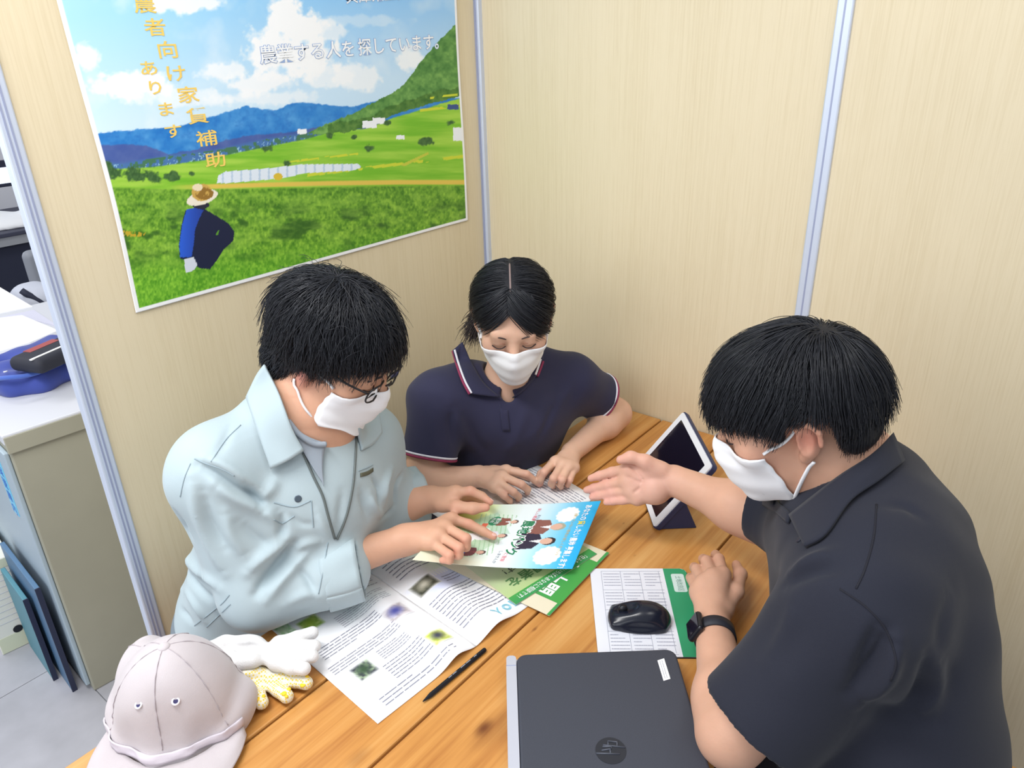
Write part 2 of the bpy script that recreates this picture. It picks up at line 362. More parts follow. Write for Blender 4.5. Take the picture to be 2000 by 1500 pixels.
fld = line([150, 200, 300, 400, 450, 520, 600, 640, 720, 760, 900], [335, 331, 325, 312, 300, 286, 270, 258, 250, 232, 190])+(n3-0.5)*3
C = paint(C, cl((Y-fld)/2), lerp((118, 186, 44), (168, 212, 78), cl((fbm(X/90, Y/9, 9)-0.25)*2)))
hr = line([600, 620, 660, 690, 720, 745, 770, 790, 805, 820, 850, 885, 900], [262, 250, 232, 222, 205, 193, 180, 165, 145, 122, 88, 52, 40])+(n3-0.5)*7
hb = line([600, 620, 680, 730, 760, 800, 850, 905], [262, 262, 258, 245, 228, 214, 200, 186])+(n3-0.5)*6
C = paint(C, (Y > hr) & (Y < hb) & (X > 600), lerp((56, 112, 52), (128, 176, 92), cl((n3*0.6+n2*0.5-0.22)*1.6)))
C = paint(C, (Y > hb-26+12*n2) & (Y < hb) & (X > 640), lerp((44, 96, 38), (110, 150, 70), cl(n3)))
for a, b_, c_, h_ in ((600, 905, 330, 3), (560, 700, 300, 2), (820, 905, 230, 3), (840, 905, 208, 2)):
    yy = c_+(700-X)*0.12; C = paint(C, (X > a) & (X < b_) & (abs(Y-yy) < h_) & (n2 > 0.42), (205, 214, 60))
C = paint(C, inpoly(X, Y, [(782, 322), (836, 297), (838, 301), (790, 325)]), (196, 200, 70))
for q in ((722, 243, 14, 7), (740, 236, 12, 6), (782, 268, 8, 4), (895, 262, 10, 13), (590, 257, 9, 5)): C = paint(C, (abs(X-q[0]) < q[2]) & (abs(Y-q[1]) < q[3]), (240, 244, 250))
C = paint(C, (abs(X-885) < 11) & (abs(Y-209) < 5), (60, 84, 140))
for q in ((756, 240, 9), (832, 275, 15), (722, 290, 12), (645, 265, 10), (690, 268, 8), (880, 240, 9), (335, 344, 17), (262, 342, 26), (215, 335, 24), (300, 346, 18), (205, 322, 16), (560, 318, 10), (520, 290, 12), (375, 340, 8)):
    C = paint(C, cl((1-np.hypot((X-q[0])/q[2], (Y-q[1])/(q[2]*0.62))+(n3-0.5)*1.2)*3), lerp((40, 78, 40), (86, 126, 70), n4))
gh = [(424, 357), (426, 343), (440, 335), (520, 329), (590, 321), (700, 320), (706, 327), (690, 333), (600, 338), (545, 349), (440, 358)]
C = paint(C, inpoly(X, Y, gh), (226, 236, 248)); C = paint(C, inpoly(X, Y, gh) & (np.sin(X*0.35) > 0.8), (190, 210, 232))
C = paint(C, np.hypot((X-543)/9, (Y-345)/7) < 1, (222, 190, 60))
path = line([340, 420, 520, 640, 780, 905], [366, 364, 361, 358, 356, 356])
C = paint(C, cl((5.5-abs(Y-path+0.0))/2)*cl((X-330)/90), (226, 196, 88))
crop = line([190, 350, 520, 700, 910], [364, 369, 367, 363, 361])
dep = cl((Y-crop)/190)
tex = cl(n4*0.9+n3*0.7-0.42+0.2*dep)
Cc = lerp((62, 118, 30), (164, 212, 72), tex)
dk = cl((fbm(X/34, Y/20, 21)-0.52)*6)*cl((Y-crop-20)/40)*cl(1.6-dep*1.3)
Cc = lerp(Cc, (40, 84, 30), dk*0.75)
lt = cl((fbm(X/30, Y/12, 33)-0.45)*4); Cc = lerp(Cc, (168, 212, 84), lt*0.4)
gr = cl((Y-(470+0.1*(500-X)))/60); Cc = lerp(Cc, lerp((62, 140, 24), (150, 214, 66), cl(n4*1.3-0.15)), gr*0.75)
C = paint(C, cl((Y-crop)/3), Cc)
C = paint(C, inpoly(X, Y, [(235, 450), (285, 455), (280, 462), (232, 462)]) & (n4 > .4), (200, 170, 50))
# the crouching farmer
C = paint(C, inpoly(X, Y, [(352, 505), (349, 480), (354, 440), (362, 412), (378, 406), (400, 408), (420, 420), (446, 436), (458, 452), (456, 470), (436, 488), (426, 505), (410, 526), (390, 524), (372, 512)]), (26, 34, 64))
C = paint(C, inpoly(X, Y, [(352, 503), (350, 478), (356, 438), (364, 410), (380, 406), (398, 410), (390, 425), (381, 448), (378, 480), (374, 502)]), lerp((44, 96, 214), (34, 66, 160), cl((X-355)/40)))
C = paint(C, inpoly(X, Y, [(424, 452), (429, 448), (426, 458), (421, 460)]), (90, 150, 50))
C = paint(C, inpoly(X, Y, [(360, 506), (378, 502), (386, 518), (378, 528), (364, 533), (361, 520)]), (214, 220, 232))
C = paint(C, np.hypot((X-392)/17, (Y-400)/8) < 1, (40, 42, 60))
C = paint(C, np.hypot(((X-395)*0.94+(Y-386)*-0.3)/31, ((Y-386)*0.94+(X-395)*0.3)/13) < 1, (240, 232, 214))
C = paint(C, np.hypot((X-394)/20, (Y-376)/17) < 1, (206, 166, 84)); C = paint(C, (np.hypot((X-399)/18, (Y-378)/12) < 1) & (n3 > 0.45), (150, 112, 48))
C = paint(C, np.hypot((X-386)/10, (Y-366)/7) < 1, (238, 222, 190))
# white margin
mu, mv = 0.0075, 0.0125
C = paint(C, (U < mu) | (U > 1-mu) | (Vv < mv) | (Vv > 1-mv), (246, 246, 250))
Vp, Fp, _n = solid_grid(Pq, 0.0004)
cc = lin(np.clip(C, 0, 255)).reshape(-1, 3)
mesh('printed_sheet', Vp, np.array(Fp), M_PRINT, poster, True, colors=np.concatenate([cc, np.full_like(cc, 0.8)]))
M_ORNG = mat('orange_lettering', (246, 208, 106), 0.6); M_LET = mat('white_lettering', (250, 252, 255), 0.6); M_LETB = mat('pale_blue_letter_edge', (150, 176, 220), 0.6)
def poster_text(s, p0, p1, hpx, m, name='lettering', offset=0.0, off=0.0006, width=None):
    """horizontal lettering from pixel p0 (baseline start) to p1 (baseline end)"""
    a = np.array(px2uv(*p0)); b_ = np.array(px2uv(*p1)); top = np.array(px2uv(p0[0], p0[1]-hpx)); hv = top[1]-a[1]
    n = len(s); tot = n*1.0
    def fn(x, y):
        t = x/(tot*0.98); u = a[0]+(b_[0]-a[0])*t; v = a[1]+(b_[1]-a[1])*t+y*hv/0.86
        return poster_pt(u, v, off)
    text_mesh(name, s, m, poster, fn, 1.0, offset)
def poster_vtext(s, pts, hpx, m):
    """vertical lettering, one glyph per pixel centre"""
    for ch, (cx, cy) in zip(s, pts):
        a = np.array(px2uv(cx-hpx/2, cy+hpx/2)); b_ = np.array(px2uv(cx+hpx/2, cy-hpx/2))
        def fn(x, y): return poster_pt(a[0]+(b_[0]-a[0])*x, a[1]+(b_[1]-a[1])*(y+0.12), 0.0006)
        text_mesh('lettering', ch, m, poster, fn, 1.0, 0.012)
for o_, m_, f_ in ((0.035, M_LETB, 0.0005), (0.008, M_LET, 0.0008)):
    poster_text('農業する人を', (508, 122), (692, 107), 33, m_, offset=o_, off=f_)
    poster_text('探しています。', (700, 106), (868, 92), 31, m_, offset=o_, off=f_)
    poster_text('兵庫県上郡町は、', (675, 5), (858, -8), 24, m_, offset=o_*0.7, off=f_)
poster_vtext('就農者向け家賃補助', [(262, -28), (282, 8), (303, 53), (327, 97), (343, 143), (367, 185), (386, 226), (404, 270), (421, 312)], 37, M_ORNG)
poster_vtext('あります', [(290, 133), (303, 171), (323, 213), (338, 256)], 33, M_ORNG)
# ================================================================== signed-distance modelling toolkit
class Field:
    def __init__(s, lo, hi, h):
        s.lo = np.asarray(lo, float); s.h = h; s.n = np.ceil((np.asarray(hi)-s.lo)/h).astype(int)+1
        s.F = np.full(s.n, 1.0, np.float32)
    def sub(s, lo, hi):
        i0 = np.clip(np.floor((np.asarray(lo)-s.lo)/s.h).astype(int), 0, s.n); i1 = np.clip(np.ceil((np.asarray(hi)-s.lo)/s.h).astype(int)+1, 0, s.n)
        if np.any(i1 <= i0): return None, None
        sl = tuple(slice(a, b) for a, b in zip(i0, i1))
        ax = [(s.lo[k]+s.h*np.arange(i0[k], i1[k])).astype(np.float32) for k in range(3)]
        return sl, ax
    def put(s, fn, lo, hi, k, op='u'):
        pad = k+3*s.h
        sl, ax = s.sub(np.asarray(lo)-pad, np.asarray(hi)+pad)
        if sl is None: return
        d = fn(ax[0][:, None, None], ax[1][None, :, None], ax[2][None, None, :]); A = s.F[sl]
        if op == 'u':
            if k > 0:
                h = np.maximum(k-np.abs(A-d), 0)/k; s.F[sl] = np.minimum(A, d)-h*h*k*0.25
            else: s.F[sl] = np.minimum(A, d)
        elif op == 's':
            d = -d
            if k > 0:
                h = np.maximum(k-np.abs(A-d), 0)/k; s.F[sl] = np.maximum(A, d)+h*h*k*0.25
            else: s.F[sl] = np.maximum(A, d)
        elif op == 'd': s.F[sl] = A-d          # d = outward displacement
    def cone(s, a, b, ra, rb=None, k=0.01, op='u'):
        a = np.asarray(a, float); b = np.asarray(b, float); rb = ra if rb is None else rb
        ba = b-a; L = max(ba @ ba, 1e-12)
        def fn(x, y, z):
            px, py, pz_ = x-a[0], y-a[1], z-a[2]
            t = np.clip((px*ba[0]+py*ba[1]+pz_*ba[2])/L, 0, 1)
            return np.sqrt((px-t*ba[0])**2+(py-t*ba[1])**2+(pz_-t*ba[2])**2)-(ra+(rb-ra)*t)
        R_ = max(ra, rb); s.put(fn, np.minimum(a, b)-R_, np.maximum(a, b)+R_, k, op)
    def chain(s, P, r, k=0.01, op='u'):
        r = np.broadcast_to(np.asarray(r, float), (len(P),))
        for i in range(len(P)-1): s.cone(P[i], P[i+1], r[i], r[i+1], k, op)
    def cyl(s, a, b, ra, rb=None, k=0.01, op='u', rnd=0.0, sq=1.0, sqdir=None):
        """flat-ended cone; sq squashes it along sqdir"""
        a = np.asarray(a, float); b = np.asarray(b, float); rb = ra if rb is None else rb
        L = np.linalg.norm(b-a); w = (b-a)/L
        sd = None
        if sqdir is not None: sd = np.asarray(sqdir, float); sd = sd-(sd @ w)*w; sd /= np.linalg.norm(sd)
        def fn(x, y, z):
            px, py, pz_ = x-a[0], y-a[1], z-a[2]
            t = px*w[0]+py*w[1]+pz_*w[2]
            q2 = px*px+py*py+pz_*pz_-t*t
            if sd is not None:
                e = px*sd[0]+py*sd[1]+pz_*sd[2]; q2 = q2+e*e*(1/sq**2-1)
            q = np.sqrt(np.maximum(q2, 0)); tt = np.clip(t/L, 0, 1)
            dr = q-(ra+(rb-ra)*tt)+rnd; dz = np.abs(t-L/2)-L/2+rnd
            return np.minimum(np.maximum(dr, dz), 0)+np.sqrt(np.maximum(dr, 0)**2+np.maximum(dz, 0)**2)-rnd
        R_ = max(ra, rb)*max(1, sq); s.put(fn, np.minimum(a, b)-R_, np.maximum(a, b)+R_, k, op)
    def ell(s, c, r, A=None, k=0.01, op='u'):
        c = np.asarray(c, float); r = np.asarray(r, float); A = np.eye(3) if A is None else np.asarray(A, float)
        def fn(x, y, z):
            dx, dy, dz = x-c[0], y-c[1], z-c[2]
            q = [A[0, i]*dx+A[1, i]*dy+A[2, i]*dz for i in range(3)]
            k0 = np.sqrt(sum((q[i]/r[i])**2 for i in range(3))); k1 = np.sqrt(sum((q[i]/r[i]**2)**2 for i in range(3)))+1e-9
            return k0*(k0-1)/k1
        e = np.sqrt((A**2) @ (r**2)); s.put(fn, c-e, c+e, k, op)
    def rbox(s, c, hs, A=None, rnd=0.01, k=0.01, op='u'):
        c = np.asarray(c, float); hs = np.asarray(hs, float); A = np.eye(3) if A is None else np.asarray(A, float)
        def fn(x, y, z):
            dx, dy, dz = x-c[0], y-c[1], z-c[2]
            q = [np.abs(A[0, i]*dx+A[1, i]*dy+A[2, i]*dz)-hs[i]+rnd for i in range(3)]
            return np.sqrt(sum(np.maximum(v, 0)**2 for v in q))+np.minimum(np.maximum(np.maximum(q[0], q[1]), q[2]), 0)-rnd
        e = np.abs(A) @ hs; s.put(fn, c-e, c+e, k, op)
    def mesh(s):
        F = s.F; S = F < 0; n = F.shape
        c = [S[i:n[0]-1+i, j:n[1]-1+j, l:n[2]-1+l] for i in (0, 1) for j in (0, 1) for l in (0, 1)]
        al = c[0].copy(); an = c[0].copy()
        for q in c[1:]: al &= q; an |= q
        act = an & ~al; I = np.argwhere(act)
        idx = np.full(act.shape, -1, np.int32); idx[act] = np.arange(len(I))
        off = np.array([(i, j, l) for i in (0, 1) for j in (0, 1) for l in (0, 1)])
        val = np.stack([F[I[:, 0]+o[0], I[:, 1]+o[1], I[:, 2]+o[2]] for o in off], 1)
        acc = np.zeros((len(I), 3)); cnt = np.zeros(len(I))
        for a in range(8):
            for b in range(a+1, 8):
                if np.abs(off[a]-off[b]).sum() != 1: continue
                va, vb = val[:, a], val[:, b]; m = (va < 0) != (vb < 0)
                t = np.where(m, va/np.where(m, va-vb, 1), 0)
                acc += np.where(m[:, None], off[a]+(off[b]-off[a])*t[:, None], 0); cnt += m
        V = s.lo+s.h*(I+acc/cnt[:, None])
        Q = []
        for ax in range(3):
            o1, o2 = [(1, 2), (2, 0), (0, 1)][ax]
            s0 = [slice(1, -1)]*3; s0[ax] = slice(0, -1); s1 = list(s0); s1[ax] = slice(1, None)
            A_, B_ = S[tuple(s0)], S[tuple(s1)]; base = np.array([1, 1, 1]); base[ax] = 0
            for m, rev in ((A_ & ~B_, False), (~A_ & B_, True)):
                E_ = np.argwhere(m)+base
                if not len(E_): continue
                d1 = np.zeros(3, int); d1[o1] = 1; d2 = np.zeros(3, int); d2[o2] = 1
                q = [idx[tuple((E_-x).T)] for x in (d1+d2, d2, 0*d1, d1)]
                q = np.stack(q, 1); Q.append(q[:, ::-1] if rev else q)
        Q = np.concatenate(Q); Q = Q[(Q >= 0).all(1)]
        return V, Q
def relax(V, Q, it=2, lam=0.5):
    E_ = np.concatenate([Q[:, [0, 1]], Q[:, [1, 2]], Q[:, [2, 3]], Q[:, [3, 0]]]); n = len(V)
    deg = np.bincount(E_.ravel(), minlength=n)[:, None]
    for _ in range(it):
        for l in (lam, -lam*1.04):
            A = np.stack([np.bincount(E_[:, 0], V[E_[:, 1], d], n)+np.bincount(E_[:, 1], V[E_[:, 0], d], n) for d in range(3)], 1)/np.maximum(deg, 1)
            V = V+l*(A-V)
    return V
def field_obj(name, f, m, parent=None, it=2, colfn=None):
    V, Q = f.mesh(); V = relax(V, Q, it) if it else V
    return mesh(name, V, Q, m, parent, True, colors=None if colfn is None else colfn(V))

# ================================================================== PAPERS ON THE TABLE
def flat_sheet(corners_fn, nu=24, nv=32, t=0.0004):
    u, v = np.meshgrid(np.linspace(0, 1, nu), np.linspace(0, 1, nv), indexing='ij'); return corners_fn(u, v)
def up_sheet(G, t=0.0005):
    V, Fc, N = solid_grid(G, t)
    if N[..., 2].mean() < 0: V, Fc, N = solid_grid(G[:, ::-1], t)
    return V, Fc
# --- open brochure: near-left corner, spine and right edge taken from the picture
bO = pz(738, 1415); bL = unit(pz(528, 1228)-bO)*0.297; bR = np.array([0.0, 0.0, 0]); bR[:2] = unit(np.array([bL[1], -bL[0]]))
def broch(u, v, off=0.0):
    """u: 0 left edge .. 1 spine .. 2 right edge; v: 0 near edge .. 1 far edge"""
    u = np.asarray(u, float); v = np.asarray(v, float)
    hgt = 0.0015+0.013*np.exp(-((u-0.80)/0.13)**2)+0.014*np.exp(-((u-1.26)/0.17)**2)-0.001*np.exp(-((u-1.0)/0.06)**2)
    hgt = hgt*(0.75+0.25*np.cos(v*2.2))
    P = bO+bR*0.205*u[..., None]+bL*v[..., None]+np.array([0, 0, 1.0])*(hgt+off)[..., None]
    return P
bro = empty('open_brochure', bO, 'open white brochure spread flat beside the black pencil', 'brochure')
for nm, a, b_ in (('left_page', 0, 1.0), ('right_page', 1.0, 2.0)):
    G = flat_sheet(lambda u, v: broch(a+(b_-a)*u, v), 40, 20)
    nuv = flat_sheet(lambda u, v: np.stack([a+(b_-a)*u, v, 0*u], -1), 40, 20)
    V, Fc = up_sheet(G)
    mesh(nm, V, Fc, M_WHITE, bro, True)
def page_patch(name, parent, fn, u0, u1, v0, v1, nu, nv, colfn, off=0.0006, m=None):
    u, v = np.meshgrid(np.linspace(u0, u1, nu), np.linspace(v0, v1, nv), indexing='ij')
    G = fn(u, v, off); V = G.reshape(-1, 3); f = grid_faces(nu, nv)
    n = np.cross(V[f[0][1]]-V[f[0][0]], V[f[0][3]]-V[f[0][0]])
    if n[2] < 0: f = f[:, ::-1]
    c = lin(np.clip(colfn((u-u0)/(u1-u0), (v-v0)/(v1-v0)), 0, 255)).reshape(-1, 3)
    return mesh(name, V, f, m or M_PRINT, parent, True, colors=c)
def text_rows(name, parent, fn, blocks, m=None, off=0.0009, seed=3):
    """rows of tiny unreadable print: blocks = (u0,u1,v0,v1,rows,axis); axis 'v' means the rows run along v"""
    r_ = random.Random(seed); V, Fc = [], []
    for (u0, u1, v0, v1, rows, axis) in blocks:
        for i in range(rows):
            t0 = (i+0.25)/rows; t1 = t0+0.20/rows; x = 0.0; end = 1.0 if r_.random() < 0.75 else r_.uniform(0.4, 0.9)
            while x < end:
                w_ = r_.uniform(0.05, 0.16); x2 = min(x+w_, end)
                q = [(x, t0), (x2, t0), (x2, t1), (x, t1)]
                for s_, t_ in q:
                    uu, vv = (u0+(u1-u0)*t_, v0+(v1-v0)*s_) if axis == 'v' else (u0+(u1-u0)*s_, v0+(v1-v0)*t_)
                    V.append(fn(np.array(uu), np.array(vv), off))
                k = len(V); 
                n = np.cross(V[k-3]-V[k-4], V[k-1]-V[k-4]); Fc.append((k-4, k-3, k-2, k-1) if n[2] > 0 else (k-1, k-2, k-3, k-4))
                x = x2+r_.uniform(0.006, 0.02)
    return tag(mesh(name, V, Fc, m or M_INK, parent), kind='stuff')
text_rows('text_lines', bro, broch, [(.14, .86, .05, .13, 3, 'u'), (.36, .74, .15, .29, 6, 'u'), (.06, .72, .42, .50, 4, 'u'), (.42, .70, .31, .40, 5, 'u'), (.10, .70, .55, .66, 5, 'u'), (.42, .92, .68, .80, 7, 'u'), (.45, .95, .84, .97, 6, 'u'),
    (1.06, 1.66, .14, .46, 11, 'u'), (1.36, 1.66, .50, .58, 3, 'u'), (1.1, 1.75, .74, .95, 6, 'u'), (1.70, 1.78, .02, .12, 1, 'u')])
def photo_patch(c1, c2, c3):
    def f(u, v):
        n = fbm(u*7, v*7, 5); e = cl(np.minimum(np.minimum(u, 1-u), np.minimum(v, 1-v))*6)
        c = lerp(c1, c2, cl((n-0.35)*3)); c = lerp(c, c3, cl((0.4-np.hypot(u-0.5, v-0.55))*3))
        return lerp((243, 244, 248), c, e)
    return f
for a in ((.15, .34, .27, .40, (60, 62, 74), (150, 170, 140), (60, 84, 60)), (.74, .94, .13, .25, (190, 206, 80), (216, 224, 150), (70, 74, 90)), (.68, .92, .46, .60, (214, 208, 214), (180, 172, 176), (80, 84, 156)), (.16, .36, .80, .93, (120, 160, 60), (190, 200, 120), (150, 176, 60)), (.0, .14, .86, 1.0, (150, 200, 140), (230, 240, 225), (200, 225, 190)), (1.06, 1.32, .52, .65, (96, 96, 80), (60, 62, 52), (190, 186, 170))):
    page_patch('printed_picture', bro, broch, a[0], a[1], a[2], a[3], 26, 26, photo_patch(*a[4:]))
M_CYAN = mat('pale_cyan_print', (120, 200, 222), 0.7)
for i, ch in enumerate('ふ集福◎人'):
    u0, v0 = 1.76-0.11*i, 0.05
    text_mesh('lettering', ch, M_CYAN, bro, lambda x, y: broch(u0+0.1-x*0.1, v0+0.06-y*0.075, 0.0012))
for (u0, u1, v0, v1, c) in ((1.0, 1.7, .42, .66, (216, 222, 248)), (.45, .99, .66, .99, (226, 236, 238)), (1.3, 1.95, .6, .98, (222, 238, 218))):
    page_patch('tinted_panel', bro, broch, u0, u1, v0, v1, 24, 16, lambda u, v: lerp((243, 244, 248), c, cl(np.minimum(np.minimum(u, 1-u), np.minimum(v, 1-v))*4)), 0.0003)

# --- white leaflet under the woman's hands
lf = empty('leaflet', pz(1037, 903), 'white text leaflet under the woman\'s hands', 'leaflet')
lA = pz(1037, 903); lu = pz(1150, 965)-lA; lu = unit(lu)*0.21; lv = np.array([-lu[1], lu[0], 0]); lv = unit(lv)*0.297
if (pz(946, 961)-lA) @ lv < 0: lv = -lv
def leaf(u, v, off=0.0): return lA+lu*np.asarray(u, float)[..., None]+lv*np.asarray(v, float)[..., None]+np.array([0, 0, 1.0])*(0.001+0.003*np.sin(np.asarray(u)*3.1)+off)[..., None]
V, Fc = up_sheet(flat_sheet(leaf, 16, 16)); mesh('sheet', V, Fc, M_WHITE, lf, True)
text_rows('text_lines', lf, leaf, [(.12, .95, .06, .48, 16, 'u')], seed=5)
page_patch('green_emblem', lf, leaf, .0, .10, .02, .12, 6, 6, lambda u, v: lerp((60, 150, 80), (40, 120, 60), u))
# --- cream back sheet and two green-headed flyers
M_GRN = mat('green_print', (62, 148, 84), 0.5); M_CREAM = mat('cream_paper', (222, 214, 190), 0.6); M_LIME = mat('yellow_print', (222, 214, 80), 0.6)
def quad_sheet(p0, p1, p2, z, L, side=None):
    """corner p0, edge towards p1 (full length), page depth L on the side of p2 (pixels)"""
    A = pz(*p0, z); B = pz(*p1, z); e = B-A; n = unit(np.array([-e[1], e[0], 0]))
    if (pz(*p2, z)-A) @ n < 0: n = -n
    def fn(u, v, off=0.0):
        u = np.asarray(u, float); v = np.asarray(v, float)
        return A+e*u[..., None]+n*L*v[..., None]+np.array([0, 0, 1.0])*(off+0.0*u)[..., None]
    return fn
def green_flyer(name, label, fn, band0, band1, base0, base1):
    e = empty(name, fn(np.array(0.5), np.array(0.5)), label, 'flyer')
    V, Fc = up_sheet(flat_sheet(fn, 8, 8)); mesh('sheet', V, Fc, M_CREAM, e)
    page_patch('gradient_panel', e, fn, 0.0, 1.0, band1, 1.0, 6, 24, lambda u, v: lerp(base0, base1, cl(v*1.6)), 0.0003)
    page_patch('green_header', e, fn, 0.0, 1.0, band0, band1, 4, 4, lambda u, v: lerp((58, 146, 86), (72, 158, 78), v), 0.0005)
    return e
back = quad_sheet((1073, 1203), (1190, 1080), (1000, 1100), 0.7055, 0.29)
g2 = green_flyer('green_flyer', 'green-headed flyer with white lettering, the lower one beside the mouse pad', back, 0.0, 0.02, (222, 214, 190), (222, 214, 190))
def back_band(u, v, off=0.0): return back(u, v, off)
page_patch('green_band', g2, quad_sheet((1094, 1181), (1170, 1100), (1040, 1130), 0.7055, 0.10), 0, 1, 0, 1, 4, 4, lambda u, v: lerp((70, 158, 72), (66, 150, 88), v), 0.0007)
gb = quad_sheet((1094, 1181), (1170, 1100), (1040, 1130), 0.7055, 0.10)
text_mesh('lettering', 'いし大問', M_LET, g2, lambda x, y: gb(1.12-0.27*x, 0.66-0.50*y, 0.0010), 1.0, 0.02)
front = quad_sheet((1008, 1181), (1166, 1082), (1000, 1110), 0.7072, 0.29)
g1 = green_flyer('green_flyer', 'beige-green flyer with a narrow green band, uppermost under the held blue flyer', front, 0.0, 0.075, (178, 200, 140), (214, 212, 206))
text_mesh('lettering', '「住みたい町のいちばんあなたに相談です!', M_LET, g1, lambda x, y: front(0.93-0.0445*x, 0.055-0.045*y, 0.0010), 1.0, 0.0)
M_DGRN = mat('dark_green_print', (84, 128, 78), 0.6); M_DK = mat('dark_print', (60, 66, 66), 0.6)
text_mesh('lettering', '就農希望者を', M_DGRN, g1, lambda x, y: front(0.99-0.148*x, 0.205-0.095*y, 0.0010), 1.0, 0.02)
text_mesh('lettering', '募集しています!', M_DK, g1, lambda x, y: front(0.95-0.105*x, 0.30-0.07*y, 0.0010), 1.0, 0.0)
page_patch('round_badge', g1, lambda u, v, off: front(0.36+0.10*v*np.cos(u*2*math.pi), 0.42+0.08*v*np.sin(u*2*math.pi), off), 0, 1, 0.01, 1, 24, 4, lambda u, v: lerp((150, 70, 90), (130, 50, 74), v), 0.0006)
# --- blue flyer held by the man in the jacket
fBR = pz(1118, 1111, 0.722); fTR = pz(1174, 978, 0.742); fBL = fBR+unit(pz(886, 1098, 0.772)-fBR)*0.297
fTL = fTR+unit(pz(940, 984, 0.797)-fTR)*0.297
def flyer_pt(u, v, off=0.0):
    """u: across the page from its top-left corner (0) to top-right (1); v: 0 page top .. 1 page bottom"""
    u = np.asarray(u, float); v = np.asarray(v, float)
    P = (fTR*(1-v)[..., None]+fTL*v[..., None])*(1-u)[..., None]+(fBR*(1-v)[..., None]+fBL*v[..., None])*u[..., None]
    s_ = 0.006*np.sin(v*math.pi)*(0.6+0.4*u)
    return P+np.array([0, 0, 1.0])*(off-s_)[..., None]
flyer = empty('blue_flyer', fBR, 'sky-blue and pale green flyer held up by the man in the grey jacket', 'flyer')
nu, nv = 150, 210
U, Vv = np.meshgrid(np.linspace(0, 1, nu), np.linspace(0, 1, nv), indexing='ij')
n1 = fbm(U*6, Vv*8, 41); n3 = fbm(U*40, Vv*56, 42, 3); X, Y = U*210, Vv*297          # millimetres on the page
C = lerp((40, 178, 240), (196, 232, 250), cl((Y-8)/95)); C = lerp(C, (232, 242, 246), cl((Y-105)/35))
C = lerp(C, (196, 220, 176), cl((Y-165)/60)*cl(1.35-abs(X-105)/110)); C = lerp(C, (214, 222, 120), cl((Y-215)/40)*cl((90-X)/40)*0.9)
C = lerp(C, (226, 222, 196), cl((X-170)/30)*cl((Y-150)/60))
def splat(c, cx, cy, r, col):
    a = np.arctan2(Y-cy, X-cx); rr = r*(0.92+0.22*np.abs(((a*13/(2*math.pi)) % 1)-0.5)); return paint(c, cl((rr-np.hypot(X-cx, (Y-cy)*1.05))/2), col)
C = splat(C, 42, 62, 27, (250, 252, 255)); C = splat(C, 172, 62, 29, (250, 252, 255))
def person_print(c, cx, cy, s_, coat, shirt, hair):
    c = paint(c, inpoly(X, Y, [(cx-22*s_, cy+46*s_), (cx-20*s_, cy+14*s_), (cx-8*s_, cy+7*s_), (cx+8*s_, cy+7*s_), (cx+20*s_, cy+14*s_), (cx+24*s_, cy+46*s_)]), coat)
    c = paint(c, inpoly(X, Y, [(cx-5*s_, cy+7*s_), (cx+5*s_, cy+7*s_), (cx, cy+26*s_)]), shirt)
    c = paint(c, np.hypot((X-cx)/(10.5*s_), (Y-cy+8*s_)/(13*s_)) < 1, hair)
    return paint(c, np.hypot((X-cx)/(8.5*s_), (Y-cy+4*s_)/(11*s_)) < 1, (222, 180, 160))
C = person_print(C, 82, 78, 1.15, (142, 92, 84), (240, 240, 244), (170, 170, 150)); C = person_print(C, 128, 84, 1.15, (50, 44, 66), (236, 238, 244), (48, 40, 46))
for poly, col in (([(30, 215), (105, 160), (110, 222), (60, 250)], (176, 214, 190)), ([(110, 160), (185, 205), (185, 250), (115, 222)], (180, 212, 180))): C = paint(C, inpoly(X, Y, poly).astype(float)*0.6, col)
for k_ in range(8): C = paint(C, (abs(((Y+0.3*X)/9) % 1-0.5) < 0.10) & inpoly(X, Y, [(40, 170), (175, 170), (185, 245), (35, 245)]), (160, 200, 160))
C = person_print(C, 64, 172, 0.62, (140, 84, 74), (230, 230, 236), (90, 70, 66)); C = person_print(C, 112, 178, 0.7, (226, 226, 238), (240, 240, 250), (90, 80, 90)); C = person_print(C, 168, 196, 0.66, (120, 70, 76), (150, 80, 84), (80, 60, 60))
for cx, cy, rx, ry, col in ((62, 208, 16, 12, (44, 134, 94)), (108, 214, 21, 13, (246, 248, 250)), (172, 232, 17, 12, (52, 98, 196)), (124, 232, 18, 11, (246, 248, 250))):
    C = paint(C, np.hypot((X-cx)/rx, (Y-cy)/ry) < 1, col)
for cx, cy in ((80, 222), (152, 232)): C = paint(C, (abs(X-cx) < 9) & (abs(Y-cy) < 6), (222, 108, 84))
G = flyer_pt(U, Vv); V, Fc, N = solid_grid(G, 0.0004)
cc = lin(np.clip(C, 0, 255))
if N[..., 2].mean() < 0: V, Fc, N = solid_grid(G[:, ::-1], 0.0004); cc = cc[:, ::-1]
cc = cc.reshape(-1, 3); mesh('printed_sheet', V, np.array(Fc), M_PRINT, flyer, True, colors=np.concatenate([cc, np.full_like(cc, 0.8)]))
def flyer_text(s, x0, y0, h_, m, off=0.0007, offset=0.0, sx=1.0):
    text_mesh('lettering', s, m, flyer, lambda x, y: flyer_pt((x0+x*h_*sx)/210, (y0-y*h_)/297, off), 1.0, offset)
M_FLG = mat('green_lettering', (30, 128, 84), 0.6); M_FLY = mat('yellow_lettering', (246, 226, 60), 0.6); M_FLR = mat('pink_lettering', (232, 110, 130), 0.6); M_FLO = mat('ochre_lettering', (212, 190, 120), 0.6)
